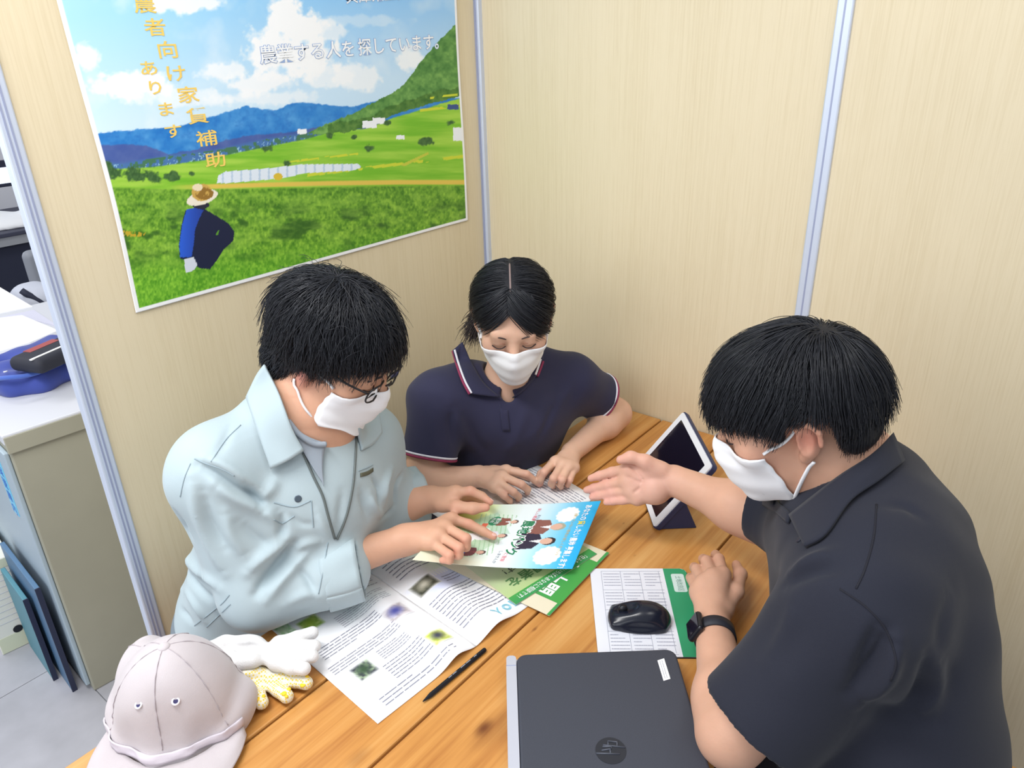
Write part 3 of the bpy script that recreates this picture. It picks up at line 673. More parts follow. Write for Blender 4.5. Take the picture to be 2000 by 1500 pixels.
flyer_text('あなたの', 12, 29, 16.5, M_LET, offset=0.02, sx=.80); flyer_text('貸したい', 66, 29, 16.5, M_FLY if False else M_LET, offset=0.02, sx=.80); flyer_text('貸', 66, 29, 16.5, M_FLY, off=0.0009, offset=0.02, sx=.80)
flyer_text('農地 募集します!', 119, 30, 16.5, M_LET, offset=0.025, sx=.72)
flyer_text('(使っていない農地お貸しください)', 40, 46, 8, M_FLO, sx=1.05)
for o_, m_, f_ in ((0.10, M_LET, 0.0006), (0.02, M_FLG, 0.0009)): flyer_text('農地バンク', 60, 146, 27, m_, off=f_, offset=o_, sx=.85)
flyer_text('新しい農業を', 18, 134, 8.5, M_FLR); flyer_text('あなたの', 40, 126, 8, M_INK); flyer_text('に登録', 166, 146, 9, M_FLR); flyer_text('しませんか', 160, 158, 8, M_INK)
flyer_text('農地', 52, 206, 11, M_LET, off=.0009); flyer_text('所有', 52, 216, 9, M_LET, off=.0009); flyer_text('農地', 163, 234, 11, M_LET, off=.0009); flyer_text('農地', 99, 214, 10, M_FLG, off=.0009); flyer_text('う', 119, 237, 12, M_FLG, off=.0009)
# --- pencil
pa, pb = pz(826, 1370, 0.704), pz(948, 1268, 0.704); dv = unit(pb-pa)
pen = empty('pencil', pa, 'slim black pencil lying between the brochure and the laptop', 'pencil')
V, Fc = tube_data([pa, pa+dv*0.016, pb-dv*0.003, pb], [0.0010, 0.0040, 0.0040, 0.0030], 6); mesh('barrel', V, Fc, M_BLACKPL, pen)
Ap = frame_from(dv)
for s0, s1 in ((0.055, 0.062), (0.064, 0.072), (0.082, 0.092), (0.094, 0.104), (0.112, 0.118)):
    box('silver_print', (s0, -0.0006, 0.0034), (s1, 0.0006, 0.0042), mat('silver_print', (150, 154, 165), 0.4), pen, rot=(pa, Ap))

# ================================================================== MOUSE PAD, MOUSE, LAPTOP
p0, p1 = pz(1152, 1113, 0.7), pz(1335, 1113, 0.7); ex = unit(p1-p0); ey = np.array([ex[1], -ex[0], 0])
if (pz(1160, 1265, 0.7)-p0) @ ey < 0: ey = -ey
PW, PL = float(np.linalg.norm(p1-p0)+0.004), 0.222; A_pad = np.stack([ex, ey, np.array([0, 0, 1.0])], 1)
pad = empty('mouse_pad', p0, 'white calendar mouse pad with a green strip, under the black mouse', 'mouse pad')
def rrect(w, l, r, n=5):
    P = []
    for cx, cy, a0 in ((w-r, l-r, 0), (r, l-r, 90), (r, r, 180), (w-r, r, 270)):
        for i in range(n+1): a = math.radians(a0+90*i/n); P.append((cx+r*math.cos(a), cy+r*math.sin(a)))
    return P
def slab(name, poly, z0, z1, m, parent, A, o_):
    P = np.array(poly); n = len(P); V = np.concatenate([np.c_[P, np.full(n, z0)], np.c_[P, np.full(n, z1)]]) @ np.asarray(A).T+np.asarray(o_)
    Fc = [tuple(range(n))[::-1], tuple(range(n, 2*n))]+[(i, (i+1) % n, n+(i+1) % n, n+i) for i in range(n)]
    if np.linalg.det(np.asarray(A)) < 0: Fc = [f[::-1] for f in Fc]
    return mesh(name, V, Fc, m, parent)
slab('rubber_base', rrect(PW, PL, 0.012), 0.0, 0.002, M_BLACKPL, pad, A_pad, p0)
slab('white_surface', rrect(PW-0.001, PL-0.001, 0.012), 0.002, 0.0032, mat('pad_white', (226, 228, 238), 0.5), pad, A_pad, p0)
gs = 0.76*PW
slab('green_strip', [(gs, 0.0005), (PW-0.012, 0.0005), (PW-0.004, 0.004), (PW-0.001, 0.012), (PW-0.001, PL-0.012), (PW-0.004, PL-0.004), (PW-0.012, PL-0.0005), (gs, PL-0.0005)], 0.0032, 0.0035, mat('pad_green', (46, 150, 104), 0.5), pad, A_pad, p0)
slab('white_label', rrect(PW*0.13, 0.05, 0.004), 0.0035, 0.0037, mat('pad_label', (205, 225, 222), 0.5), pad, A_pad, p0+ex*(gs+0.012)+ey*0.016)
def pad_fn(u, v, off=0.0): return p0+ex*np.asarray(u, float)[..., None]*PW+ey*np.asarray(v, float)[..., None]*PL+np.array([0, 0, 1.0])*(0.0033+off+0*np.asarray(u, float))[..., None]
M_PINK = mat('calendar_grey_ink', (168, 170, 186), 0.7); M_RULE = mat('calendar_rule_ink', (150, 154, 172), 0.7)
text_rows('calendar_numbers', pad, pad_fn, [(.13+.21*i, .30+.21*i, .06+.235*j, .24+.235*j, 5, 'u') for i in range(3) for j in range(4)], M_PINK, 0.0004, 11)
for j in range(5): slab('rule', [(0.02, 0), (gs-0.006, 0), (gs-0.006, 0.0007), (0.02, 0.0007)], 0.0032, 0.0034, M_RULE, pad, A_pad, p0+ey*(0.008+0.052*j))
for i in range(4): slab('rule', [(0, 0.008), (0.0007, 0.008), (0.0007, PL-0.008), (0, PL-0.008)], 0.0032, 0.0034, M_RULE, pad, A_pad, p0+ex*(0.02+0.0355*i))
text_mesh('lettering', '土地改良区', mat('pad_print', (120, 160, 150), 0.6), pad, lambda x, y: p0+ex*(gs+0.020+y*0.012)[:, None]+ey*(0.022+x*0.0085)[:, None]+np.array([0, 0, 0.0040]))
# mouse
ma, mb = pz(1306, 1206, 0.715), pz(1196, 1200, 0.715); mx_ = unit(mb-ma); Am = frame_from(mx_); mc = (ma+mb)/2; mc[2] = 0.7035
mo = empty('computer_mouse', mc, 'glossy black wireless mouse on the calendar mouse pad', 'mouse')
f = Field(mc-[0.07, 0.07, 0.005], mc+[0.07, 0.07, 0.05], 0.0012)
f.ell(mc+Am @ [-0.012, 0, 0.004], (0.040, 0.0295, 0.033), Am, 0.01); f.ell(mc+Am @ [0.02, 0, 0.004], (0.034, 0.0275, 0.024), Am, 0.02); f.rbox(mc+Am @ [0.004, 0, 0.006], (0.046, 0.026, 0.007), Am, 0.006, 0.012)
f.rbox(mc+[0, 0, -0.05], (0.2, 0.2, 0.0505), None, 0.0, 0.0, 's')
for sgn in (-1, 1): f.ell(mc+Am @ [0.0, sgn*0.034, 0.014], (0.034, 0.0075, 0.008), Am, 0.006, 's')
f.ell(mc+Am @ [0.028, 0, 0.034], (0.02, 0.010, 0.010), Am, 0.012, 's')
field_obj('shell', f, mat('glossy_black', (24, 27, 40), 0.22), mo, 2)
V, Fc = tube_data([mc+Am @ [0.030, -0.0035, 0.0245], mc+Am @ [0.030, 0.0035, 0.0245]], 0.0075, 16); mesh('scroll_wheel', V, Fc, M_BLACKPL, mo, True)
V, Fc = tube_data([mc+Am @ [x, 0, z] for x, z in ((0.052, .010), (.046, .0205), (.040, .0245))], 0.0006, 5); mesh('button_gap', V, Fc, mat('dark_gap', (8, 8, 12), 0.6), mo)
# laptop
q0 = pz(988, 1278, 0.7285); q1 = pz(1318, 1266, 0.7285); lx = unit(q1-q0); ly = np.array([lx[1], -lx[0], 0.0])
if (pz(1000, 1500, 0.7285)-q0) @ ly < 0: ly = -ly
LW, LL = float(np.linalg.norm(q1-q0)), 0.384; o0 = q0.copy(); o0[2] = 0.70; A_l = np.stack([lx, ly, np.array([0, 0, 1.0])], 1)
lap = empty('laptop', o0+lx*LW/2+ly*LL/2, 'closed black laptop with silver hinge edge at the table front', 'laptop')
M_SILV = mat('silver_plastic', (196, 198, 210), 0.35, 0.3); M_LID = mat('charcoal_lid', (58, 61, 72), 0.55, noise=(600, 0.08))
slab('base', rrect(LW, LL, 0.014), 0.004, 0.0165, M_SILV, lap, A_l, o0)
slab('hinge_bar', rrect(0.0155, LL-0.004, 0.006), 0.0165, 0.0275, M_SILV, lap, A_l, o0+lx*0.0005+ly*0.002)
for a, b_ in ((0.022, 0.030), (LL-0.03, LL-0.022)): slab('hinge_joint', [(0, a), (0.0158, a), (0.0158, a+0.0012), (0, a+0.0012)], 0.0272, 0.0278, M_ALU2, lap, A_l, o0)
bl = slab('lid', [(max(x, 0.0), y) for x, y in rrect(LW-0.0165, LL, 0.016)], 0.0172, 0.0285, M_LID, lap, A_l, o0+lx*0.0165)
bv = bl.modifiers.new('edge', 'BEVEL'); bv.width = 0.004; bv.segments = 3; bv.limit_method = 'ANGLE'
for i in range(4):
    fx, fy = (0.03, LW-0.03)[i % 2], (0.03, LL-0.03)[i//2]; slab('foot', rrect(0.016, 0.03, 0.004), 0.0, 0.004, M_BLACKPL, lap, A_l, o0+lx*(fx-0.008)+ly*(fy-0.015))
# asset sticker, placed on the pixels it covers
s0 = pz(1284, 1290, 0.7286); s1 = pz(1297, 1286, 0.7286); sv = pz(1296, 1330, 0.7286); sx = s1-s0; sy = sv-s0
V = np.array([s0, s0+sx, s0+sx+sy, s0+sy]); 
V = np.concatenate([V, V+[0, 0, 0.0003]]); mesh('asset_sticker', V, [(4, 5, 6, 7)[::-1], (0, 4, 5, 1), (1, 5, 6, 2), (2, 6, 7, 3), (3, 7, 4, 0)], M_WHITE, lap)
text_rows('sticker_print', lap, lambda u, v, off: s0+sx*np.asarray(u, float)[..., None]+sy*np.asarray(v, float)[..., None]+np.array([0, 0, 1.0])*(0.0003+off), [(.2, .8, .06, .94, 2, 'v')], M_INK, 0.0002, 4)
# round emblem
lc = pz(1193, 1466, 0.7286); M_EMB = mat('emblem_dark', (38, 40, 48), 0.3)
th = np.arange(40)*2*math.pi/40; rr = 0.021
def lid_pt(x, y, off=0.0): return lc+lx*np.asarray(x, float)[..., None]+ly*np.asarray(y, float)[..., None]+np.array([0, 0, 1.0])*(off+0*np.asarray(x, float))[..., None]
V = np.concatenate([lid_pt(rr*np.cos(th), rr*np.sin(th), 0.0), lid_pt(rr*np.cos(th), rr*np.sin(th), 0.0004)])
Fe = [tuple(range(40, 80))]+[(i, (i+1) % 40, 40+(i+1) % 40, 40+i) for i in range(40)]
if np.cross(V[41]-V[40], V[42]-V[41])[2] < 0: Fe = [f_[::-1] for f_ in Fe]
emb = mesh('emblem', V, Fe, M_EMB, lap)
M_EM2 = mat('emblem_letters', (74, 78, 90), 0.35)
def stroke(pts, w_=0.0024):
    P = lid_pt(np.array([p[0] for p in pts])*rr, np.array([p[1] for p in pts])*rr, 0.0006); V, Fc = tube_data(P, 0.0011, 6); return V, Fc
# letters read along -y of the lid (seen upside down from here)
V, Fc = join_data([stroke([(-.98, .18), (.55, .30)]), stroke([(0.10, .27), (.42, -.02)]) if False else stroke([(-.05, .25), (-.05, -.05), (.05, -.10)]), stroke([(-.6, -.02), (.05, -.1), (.1, -.3), (-.5, -.3)]), stroke([(.98, -.18), (-.45, -.42)]), stroke([(.45, -.28), (.5, -.62), (-.1, -.7), (-.12, -.38)])])
mesh('emblem_letters', V, Fc, M_EM2, emb, True)

# ================================================================== TABLET IN A FOLDING CASE
tB = pz(1277, 1033, 0.703); tL = pz(1237, 916, 0.703); tu = unit(tL-tB); d_ = ray(1389, 914); t_ = -((CAM-tB) @ tu)/(d_ @ tu); tR = CAM+d_*t_
tv = unit(tR-tB); tn = np.cross(tu, tv); tn = tn if tn @ (CAM-tB) > 0 else -tn
TW, TH_ = 0.236, 0.176; A_t = np.stack([tu, tv, tn], 1)
tab = empty('tablet', tB+tu*TW/2, 'white-framed tablet propped up in a navy folding case by the wall', 'tablet')
M_NAVY = mat('navy_case', (44, 50, 84), 0.55); M_SCR = mat('dark_glass_screen', (20, 16, 30), 0.08, spec=0.6)
o_t = tB+tn*0.0
slab('case_back', rrect(TW+0.006, TH_+0.006, 0.010), -0.011, -0.001, M_NAVY, tab, A_t, o_t-tu*0.003-tv*0.0)
slab('tablet_body', rrect(TW, TH_, 0.008), -0.001, 0.002, mat('tablet_white', (232, 234, 242), 0.3), tab, A_t, o_t+tv*0.003)
slab('screen', rrect(TW-0.040, TH_-0.026, 0.002), 0.002, 0.0024, M_SCR, tab, A_t, o_t+tu*0.020+tv*0.016)
# triangular prop of the folded cover behind the lower half
sa = tB-tn*0.012; back_dir = unit(np.array([-tn[0], -tn[1], 0])); w0 = 0.012
def prism(name, P3, m):
    P3 = np.array(P3); V = np.concatenate([P3+tu*w0*0, P3+tu*(TW-0.0)]); Fc = [(0, 1, 2), (5, 4, 3), (0, 3, 4, 1), (1, 4, 5, 2), (2, 5, 3, 0)]
    o = mesh(name, V, Fc, m, tab); return o
ap = tB+tv*0.085-tn*0.0125
h0 = tB-tn*0.0125; h0[2] = 0.7005
foot = tB+back_dir*0.088; foot[2] = 0.7005
prism('folded_stand', [h0, ap, foot], M_NAVY)
for o in tab.children:
    if o.name.startswith('folded_stand'):
        b_ = o.modifiers.new('edge', 'BEVEL'); b_.width = 0.002; b_.segments = 2
# ================================================================== WORK CAP
M_CAP = mat('mauve_grey_cotton', (190, 182, 186), 0.85, sheen=0.2, noise=(14, 0.05), bump=(900, 0.25)); M_CAP2 = mat('cap_seam', (172, 163, 169), 0.85); M_CAPT = mat('cap_band_trim', (206, 198, 208), 0.8)
cl_, cr_ = pz(240, 1388, 0.725), pz(474, 1388, 0.725); cf_ = pz(334, 1472, 0.72)
cc_ = (cl_+cr_)/2; cc_[2] = 0.70; cX = unit((cr_-cl_)*[1, 1, 0]); cY = np.array([cX[1], -cX[0], 0.0])
if (cf_-cc_) @ cY < 0: cY = -cY
A_c = np.stack([cX, cY, np.array([0, 0, 1.0])], 1); CR = float(np.linalg.norm(cr_-cl_))/2
cap = empty('visor_hat', cc_, 'mauve-grey cotton work cap with two eyelets on the table corner', 'cap')
def cp(x, y, z): return cc_+A_c @ np.array([x, y, z])
HT = 0.132
f = Field(cc_-[0.17, 0.17, 0.0], cc_+[0.17, 0.17, 0.17], 0.0025)
f.ell(cp(0, 0.0, 0.018), (CR, CR*0.98, HT), A_c, 0.01); f.cyl(cp(0, 0, 0.004), cp(0, 0, 0.035), CR*0.99, CR, 0.02)
f.ell(cp(-CR*0.75, -0.045, 0.06), (0.035, 0.05, 0.05), A_c, 0.03); f.ell(cp(-CR*0.98, -0.01, 0.03), (0.022, 0.04, 0.028), A_c, 0.02)
f.ell(cp(CR*0.95, -0.01, 0.03), (0.02, 0.035, 0.025), A_c, 0.02)
f.chain([cp(-0.075, -0.06, 0.10), cp(-0.098, -0.03, 0.055), cp(-0.10, 0.0, 0.025)], 0.004, 0.012, 's'); f.chain([cp(-0.085, -0.075, 0.07), cp(-0.10, -0.05, 0.035)], 0.004, 0.012, 's')
f.ell(cp(0.035, CR*1.10, 0.075), (0.035, 0.022, 0.05), A_c, 0.05, 's'); f.ell(cp(-0.045, CR*1.02, 0.04), (0.012, 0.014, 0.03), A_c, 0.04, 's'); f.ell(cp(0.07, CR*0.78, 0.03), (0.014, 0.012, 0.03), A_c, 0.03, 's')
f.rbox(cp(0, 0, -0.1), (0.3, 0.3, 0.1015), None, 0, 0, 's')
crown = field_obj('crown', f, M_CAP, cap, 3)
cF = f
def on_crown(dx, dy, dz, off=0.0008):
    """march from outside to the crown surface along a ray to the cap's inner centre"""
    c = cp(0, 0, 0.02); d = unit(A_c @ np.array([dx, dy, dz])); t = np.arange(0.18, 0.02, -0.0008)
    P = c+d*t[:, None]; I = np.clip(np.round((P-cF.lo)/cF.h).astype(int), 0, np.array(cF.n)-1)
    v = cF.F[I[:, 0], I[:, 1], I[:, 2]]; k = int(np.argmax(v < 0)); return c+d*(t[k]+off)
def meridian(a, e0=5, e1=88): return [on_crown(math.cos(math.radians(e))*math.sin(a), math.cos(math.radians(e))*math.cos(a), math.sin(math.radians(e))) for e in np.linspace(e0, e1, 22)]
for a in (0.10, 1.15, -1.05, 2.2, -2.1, 3.1): tube('seam', meridian(a, 12), 0.0007, M_CAP2, cap, 5, 40)
f = Field(cp(0, 0, HT)-[0.02]*3, cp(0, 0, HT)+[0.02, 0.02, 0.04], 0.001); f.ell(on_crown(0, 0, 1, 0.001), (0.0085, 0.0085, 0.0045), None, 0.001); field_obj('top_button', f, M_CAP, cap, 1)
M_EYE = mat('eyelet_white', (240, 240, 248), 0.3, 0.2); M_EYEH = mat('eyelet_hole', (50, 46, 90), 0.7)
for sgn in (-0.26, 0.52):
    c = on_crown(math.sin(sgn)*0.86, math.cos(sgn)*0.86, 1.15); n = unit(c-cp(0, 0, 0.02)); a_ = unit(np.cross(n, [0, 0, 1])); b_ = np.cross(n, a_); th = np.arange(20)*2*math.pi/20
    ey_ = tube('eyelet', [c+n*0.001+0.0044*(np.cos(t)*a_+np.sin(t)*b_) for t in list(th)+[0, 0.3]], 0.0014, M_EYE, cap, 6)
    V = np.array([c+n*0.0012+0.0034*(math.cos(t)*a_+math.sin(t)*b_) for t in th]); mesh('eyelet_hole', V, [tuple(range(20))], M_EYEH, ey_)
al = np.linspace(-1.42, 1.42, 26)
def brim_row(rr_, z, sag): return [cp(rr_*math.sin(a)*1.02, rr_*math.cos(a)*(1.0), z+sag*math.cos(a)) for a in al]
rows = [[cp((CR-0.004)*math.sin(a), (CR-0.004)*math.cos(a), 0.022-0.006*math.cos(a)) for a in al],
        [cp((CR+0.025*math.cos(a)+0.004)*math.sin(a), (CR+0.030)*math.cos(a)+0.004, 0.020-0.006*math.cos(a)) for a in al],
        [cp((CR+0.038*math.cos(a)**0.5 if math.cos(a) > 0 else CR)*math.sin(a), (CR+0.075)*math.cos(a)+0.006, 0.012-0.008*math.cos(a)) for a in al]]
rows = [[p if p[2] > 0.7025 else np.array([p[0], p[1], 0.7025]) for p in r] for r in rows]
sheet('brim', rows, M_CAP, cap, 12, 40, 0.0025)
band = [[on_crown(math.sin(a)*0.99, math.cos(a)*0.99, s_, 0.002) for a in np.linspace(-1.35, 1.35, 28)] for s_ in (0.02, 0.10, 0.17)]
sheet('band_trim', band, M_CAPT, cap, 6, 50, 0.002)

# ================================================================== WORK GLOVES
M_GLV = mat('white_knit_cotton', (222, 221, 222), 0.9, sheen=0.3, bump=(500, 0.5)); M_YEL = mat('yellow_rubber_grip', (240, 200, 40), 0.6)
def dotted():
    m = mat('dotted_knit_palm', (238, 236, 228), 0.9); nt = m.node_tree; b = nt.nodes['Principled BSDF']
    tc = nt.nodes.new('ShaderNodeTexCoord'); vo = nt.nodes.new('ShaderNodeTexVoronoi'); vo.inputs['Scale'].default_value = 260; vo.inputs['Randomness'].default_value = 0.2
    nt.links.new(tc.outputs['Object'], vo.inputs[0]); r = nt.nodes.new('ShaderNodeValToRGB'); e = r.color_ramp.elements
    e[0].position = 0.34; e[0].color = tuple(lin((232, 200, 80)))+(1,); e[1].position = 0.46; e[1].color = tuple(lin((228, 224, 210)))+(1,)
    nt.links.new(vo.outputs['Distance'], r.inputs[0]); nt.links.new(r.outputs[0], b.inputs['Base Color']); return m
def glove(label, cuff, palm, fingers, extra, z, m, ctr):
    g = empty('work_glove', pz(*ctr, 0.70), label, 'glove', 'pair of work gloves by the cap')
    c = pz(*ctr, z); f = Field(np.array([c[0]-0.17, c[1]-0.17, 0.698]), np.array([c[0]+0.17, c[1]+0.17, z+0.05]), 0.002)
    P = [pz(*q, z) for q in cuff]; Q = [pz(*q, z) for q in palm]
    f.chain(P+Q, [0.012, 0.012]+[0.013]*len(Q), 0.02)
    for q in fingers:
        A = [pz(x, y, z) for x, y in q[:-1]]+[pz(*q[-1], z-0.001)]; r = np.linspace(0.0125, 0.0105, len(A)); f.chain([Q[-1]*.5+A[0]*.5]+A, np.concatenate([[0.0125], r]), 0.005)
    for a, b_, r in extra: f.cone(pz(*a, z+0.004), pz(*b_, z+0.006), r, r*0.9, 0.012)
    for wr in range(5):
        a = pz(ctr[0]-60+wr*22, ctr[1]-10+8*(wr % 2), z+0.013); f.cone(a, a+np.array([0.012, -0.02, 0.0]), 0.0025, 0.002, 0.012, 's')
    field_obj('knit_body', f, m, g, 3); return g, f
gA, fA = glove('plain white back of a knit work glove, uppermost of the pair', [(392, 1262), (400, 1280)], [(440, 1262), (480, 1262), (470, 1280), (500, 1268), (520, 1280)], [[(545, 1258), (580, 1247), (610, 1236)], [(550, 1268), (590, 1264), (614, 1262)], [(545, 1282), (580, 1284), (610, 1282)], [(540, 1294), (570, 1302), (594, 1306)]], [((425, 1298), (495, 1290), 0.013)], 0.740, M_GLV, (505, 1272))
gB, fB = glove('knit work glove with yellow dotted palm, the lower one beside the cap', [(440, 1315), (450, 1330)], [(470, 1318), (490, 1325), (480, 1335), (515, 1322)], [[(545, 1322), (575, 1328), (598, 1334)], [(525, 1332), (545, 1346), (560, 1360)], [(492, 1342), (503, 1360), (511, 1372)]], [], 0.716, dotted(), (520, 1335))
def tip_patch(g, f, px, py, r):
    c = pz(px, py, 0.72); i, j = [int(round((c[k]-f.lo[k])/f.h)) for k in (0, 1)]
    i = min(max(i, 0), f.n[0]-1); j = min(max(j, 0), f.n[1]-1)
    col = f.F[i, j]; k = np.where(col < 0)[0]
    if not len(k): return
    c[2] = f.lo[2]+f.h*k.max(); q = Field(c-r*2, c+r*2, 0.0009); q.ell(c, (r, r, 0.002), None, 0.0005); field_obj('grip_patch', q, M_YEL, g, 1)
for p in ((505, 1368, .0045), (515, 1364, .0035), (556, 1358, .0045), (565, 1350, .0035), (560, 1362, .003), (592, 1337, .005), (600, 1326, .0035)): tip_patch(gB, fB, *p)
tip_patch(gA, fA, 404, 1256, .008)

# ================================================================== OFFICE BEHIND THE PARTITION
M_CAB = mat('olive_grey_steel', (164, 162, 146), 0.5, 0.0, noise=(5, 0.05)); M_CABT = mat('pale_grey_top', (206, 208, 216), 0.5); M_CABF = mat('blue_grey_steel_front', (168, 184, 196), 0.5)
rot = math.radians(-4); A_k = np.array([[math.cos(rot), -math.sin(rot), 0], [math.sin(rot), math.cos(rot), 0], [0, 0, 1.0]]); o_k = np.array([-1.155, 0.512, 0])
cab = empty('steel_cabinet', o_k, 'olive-grey steel cabinet behind the end of the partition', 'cabinet')
box('body', (0.0, 0.0, 0.0), (0.62, 1.04, 0.785), M_CAB, cab, 0.004, rot=(o_k, A_k))
box('top', (-0.006, -0.006, 0.785), (0.63, 1.05, 0.812), M_CABT, cab, 0.004, rot=(o_k, A_k))
box('front_lip', (-0.004, -0.008, 0.762), (0.625, -0.0005, 0.806), M_CAB, cab, 0.002, rot=(o_k, A_k))
box('door', (-0.012, 0.012, 0.02), (-0.0005, 0.47, 0.76), M_CABF, cab, 0.003, rot=(o_k, A_k)); box('door', (-0.012, 0.48, 0.02), (-0.0005, 1.03, 0.76), M_CABF, cab, 0.003, rot=(o_k, A_k))
sa_, sb_ = px_(2, 878, -1.1685), px_(33, 1012, -1.1685)
ls_ = np.linalg.inv(A_k) @ (sb_-o_k); lt_ = np.linalg.inv(A_k) @ (sa_-o_k)
box('blue_sticker', (-0.0136, ls_[1], ls_[2]), (-0.0121, ls_[1]+0.05, lt_[2]), mat('cyan_sticker', (120, 206, 240), 0.4), cab, rot=(o_k, A_k))
nch = 6; hch = (lt_[2]-ls_[2])/nch
for i_, ch_ in enumerate('書類保管庫内'):
    text_mesh('sticker_lettering', ch_, mat('blue_lettering', (30, 100, 214), 0.5), cab, lambda x, y: np.stack([np.full_like(x, -0.0140), ls_[1]+0.046-x*0.042, lt_[2]-(i_+0.95)*hch+y*hch*0.9], -1) @ A_k.T+o_k)
for i, (x, z, w_) in enumerate(((0.20, 0.47, .018), (.23, .45, .006), (.33, .53, .008))): box('scratch', (x, -0.0008, z), (x+w_, 0.0, z+0.003), mat('scratch_pale', (196, 180, 160), 0.6), cab, rot=(o_k, A_k))
# folding boards leaning on the cabinet door
M_BLU = mat('slate_blue_board', (84, 118, 152), 0.5); M_TEAL = mat('teal_blue_board', (84, 140, 156), 0.5); M_EDG = mat('dark_board_edge', (40, 46, 70), 0.5)
for name, lab, m, dx, y0, h_, ln_ in (('blue_board', 'slate-blue board leaning on the steel cabinet door', M_BLU, -0.030, 0.045, 0.36, 0.30), ('teal_board', 'teal board leaning in front of the slate-blue board', M_TEAL, -0.052, 0.13, 0.29, 0.20)):
    b0 = empty(name, o_k+A_k @ np.array([dx, y0, 0]), lab, 'board')
    box('panel', (dx-0.012, y0, 0.0), (dx, y0+ln_, h_), m, b0, 0.002, rot=(o_k, A_k)); box('edge_strip', (dx-0.0125, y0-0.003, 0.0), (dx+0.0005, y0, h_), M_EDG, b0, rot=(o_k, A_k))
# box file on the floor
b1, b2 = pz(6, 1280, 0), pz(80, 1245, 0); bx = unit(b2-b1); A_b = frame_from(bx); BW = float(np.linalg.norm(b2-b1))
bf = empty('box_file', b1, 'white cardboard box file with a finger hole standing on the floor', 'box file')
M_CARD = mat('white_cardboard', (222, 222, 214), 0.7); M_CARD2 = mat('pale_green_label', (206, 210, 186), 0.7)
box('body', (0, 0, 0), (BW, 0.26, 0.31), M_CARD, bf, 0.002, rot=(b1, A_b))
box('label_band', (0.002, -0.0012, 0.002), (BW-0.002, 0.0, 0.055), M_CARD2, bf, rot=(b1, A_b)); box('label_band', (0.002, -0.0012, 0.28), (BW-0.002, 0.0, 0.308), M_CARD2, bf, rot=(b1, A_b))
th = np.arange(20)*2*math.pi/20; V = np.array([b1+A_b @ np.array([BW*0.56+0.0125*math.cos(t), -0.0016, 0.066+0.0125*math.sin(t)]) for t in th]); mesh('finger_hole', V, [tuple(range(20))], M_BLACKPL, bf)
for z in np.linspace(0.10, 0.26, 9): box('rule', (0.01, -0.0010, z), (BW-0.01, 0.0, z+0.0012), mat('pale_rule', (190, 194, 206), 0.7), bf, rot=(b1, A_b))
for i, (c, lab) in enumerate((((60, 48, 44), 'dark brown binder standing behind the white box file'), ((176, 160, 90), 'yellowish binder standing behind the white box file'))):
    bb = empty('binder', b1+A_b @ np.array([0.015+0.05*i, 0.29, 0]), lab, 'binder')
    box('cover', (0.0+0.045*i, 0.275, 0), (0.04+0.045*i, 0.50, 0.40-0.03*i), mat('binder_%d' % i, c, 0.6), bb, 0.003, rot=(b1, A_b)); box('pages', (0.006+0.045*i, 0.268, 0.01), (0.034+0.045*i, 0.275, 0.385-0.03*i), M_CARD, bb, rot=(b1, A_b))
# things on top of the cabinet (top at 0.812)
ZT = 0.812
def flat_poly(name, px, z, t, m, parent=None):
    P = np.array([pz(x, y, z) for x, y in px]); n = len(P)
    if np.cross(P[1]-P[0], P[2]-P[1])[2] < 0: P = P[::-1]
    V = np.concatenate([P, P+[0, 0, t]]); return mesh(name, V, [tuple(range(n))[::-1], tuple(range(n, 2*n))]+[(i, (i+1) % n, n+(i+1) % n, n+i) for i in range(n)], m, parent)
pp = flat_poly('paper_stack', [(-40, 706), (-40, 632), (45, 622), (116, 652), (60, 676)], ZT, 0.012, M_WHITE); tag(pp, 'white paper stack on the steel cabinet behind the blue bag', 'paper')
M_BAG = mat('royal_blue_cloth', (58, 74, 156), 0.8, sheen=0.2, noise=(8, 0.08)); M_BAGL = mat('lighter_blue_cloth', (74, 104, 190), 0.8, sheen=0.2)
bag = empty('blue_bag', pz(60, 745, ZT), 'royal blue cloth bag slumped on top of the steel cabinet', 'bag')
c = pz(70, 720, ZT+0.03); f = Field(np.array([c[0]-0.36, c[1]-0.36, ZT-0.004]), np.array([c[0]+0.36, c[1]+0.36, ZT+0.09]), 0.004)
f.chain([pz(x, y, ZT+0.022) for x, y in ((-40, 745), (20, 735), (70, 712), (110, 690), (130, 672))], [0.035, 0.034, 0.03, 0.026, 0.02], 0.04)
f.chain([pz(x, y, ZT+0.022) for x, y in ((-30, 745), (30, 752), (80, 745), (130, 722), (150, 705))], [0.03]*5, 0.03); f.chain([pz(x, y, ZT+0.036) for x, y in ((-30, 712), (40, 700), (100, 668))], 0.02, 0.04)
f.chain([pz(x, y, ZT+0.052) for x, y in ((44, 772), (52, 745), (80, 738), (140, 718))], 0.006, 0.02, 's')
f.rbox(np.array([c[0], c[1], ZT-0.05]), (1, 1, 0.0495), None, 0, 0, 's'); bz = field_obj('cloth_body', f, M_BAG, bag, 3)
def on_top(f_, px, py, guess=ZT+0.04):
    z = guess
    for _ in range(4):
        p = pz(px, py, z); i, j = [int(np.clip(round((p[k]-f_.lo[k])/f_.h), 0, f_.n[k]-1)) for k in (0, 1)]; kk = np.where(f_.F[i, j] < 0)[0]
        if len(kk): z = f_.lo[2]+f_.h*(kk.max()+0.7)
    return pz(px, py, z)
tube('folded_edge', [on_top(f, x, y) for x, y in ((-20, 742), (10, 738), (50, 734), (90, 722), (140, 700))], 0.006, M_BAGL, bag, 8, 24)
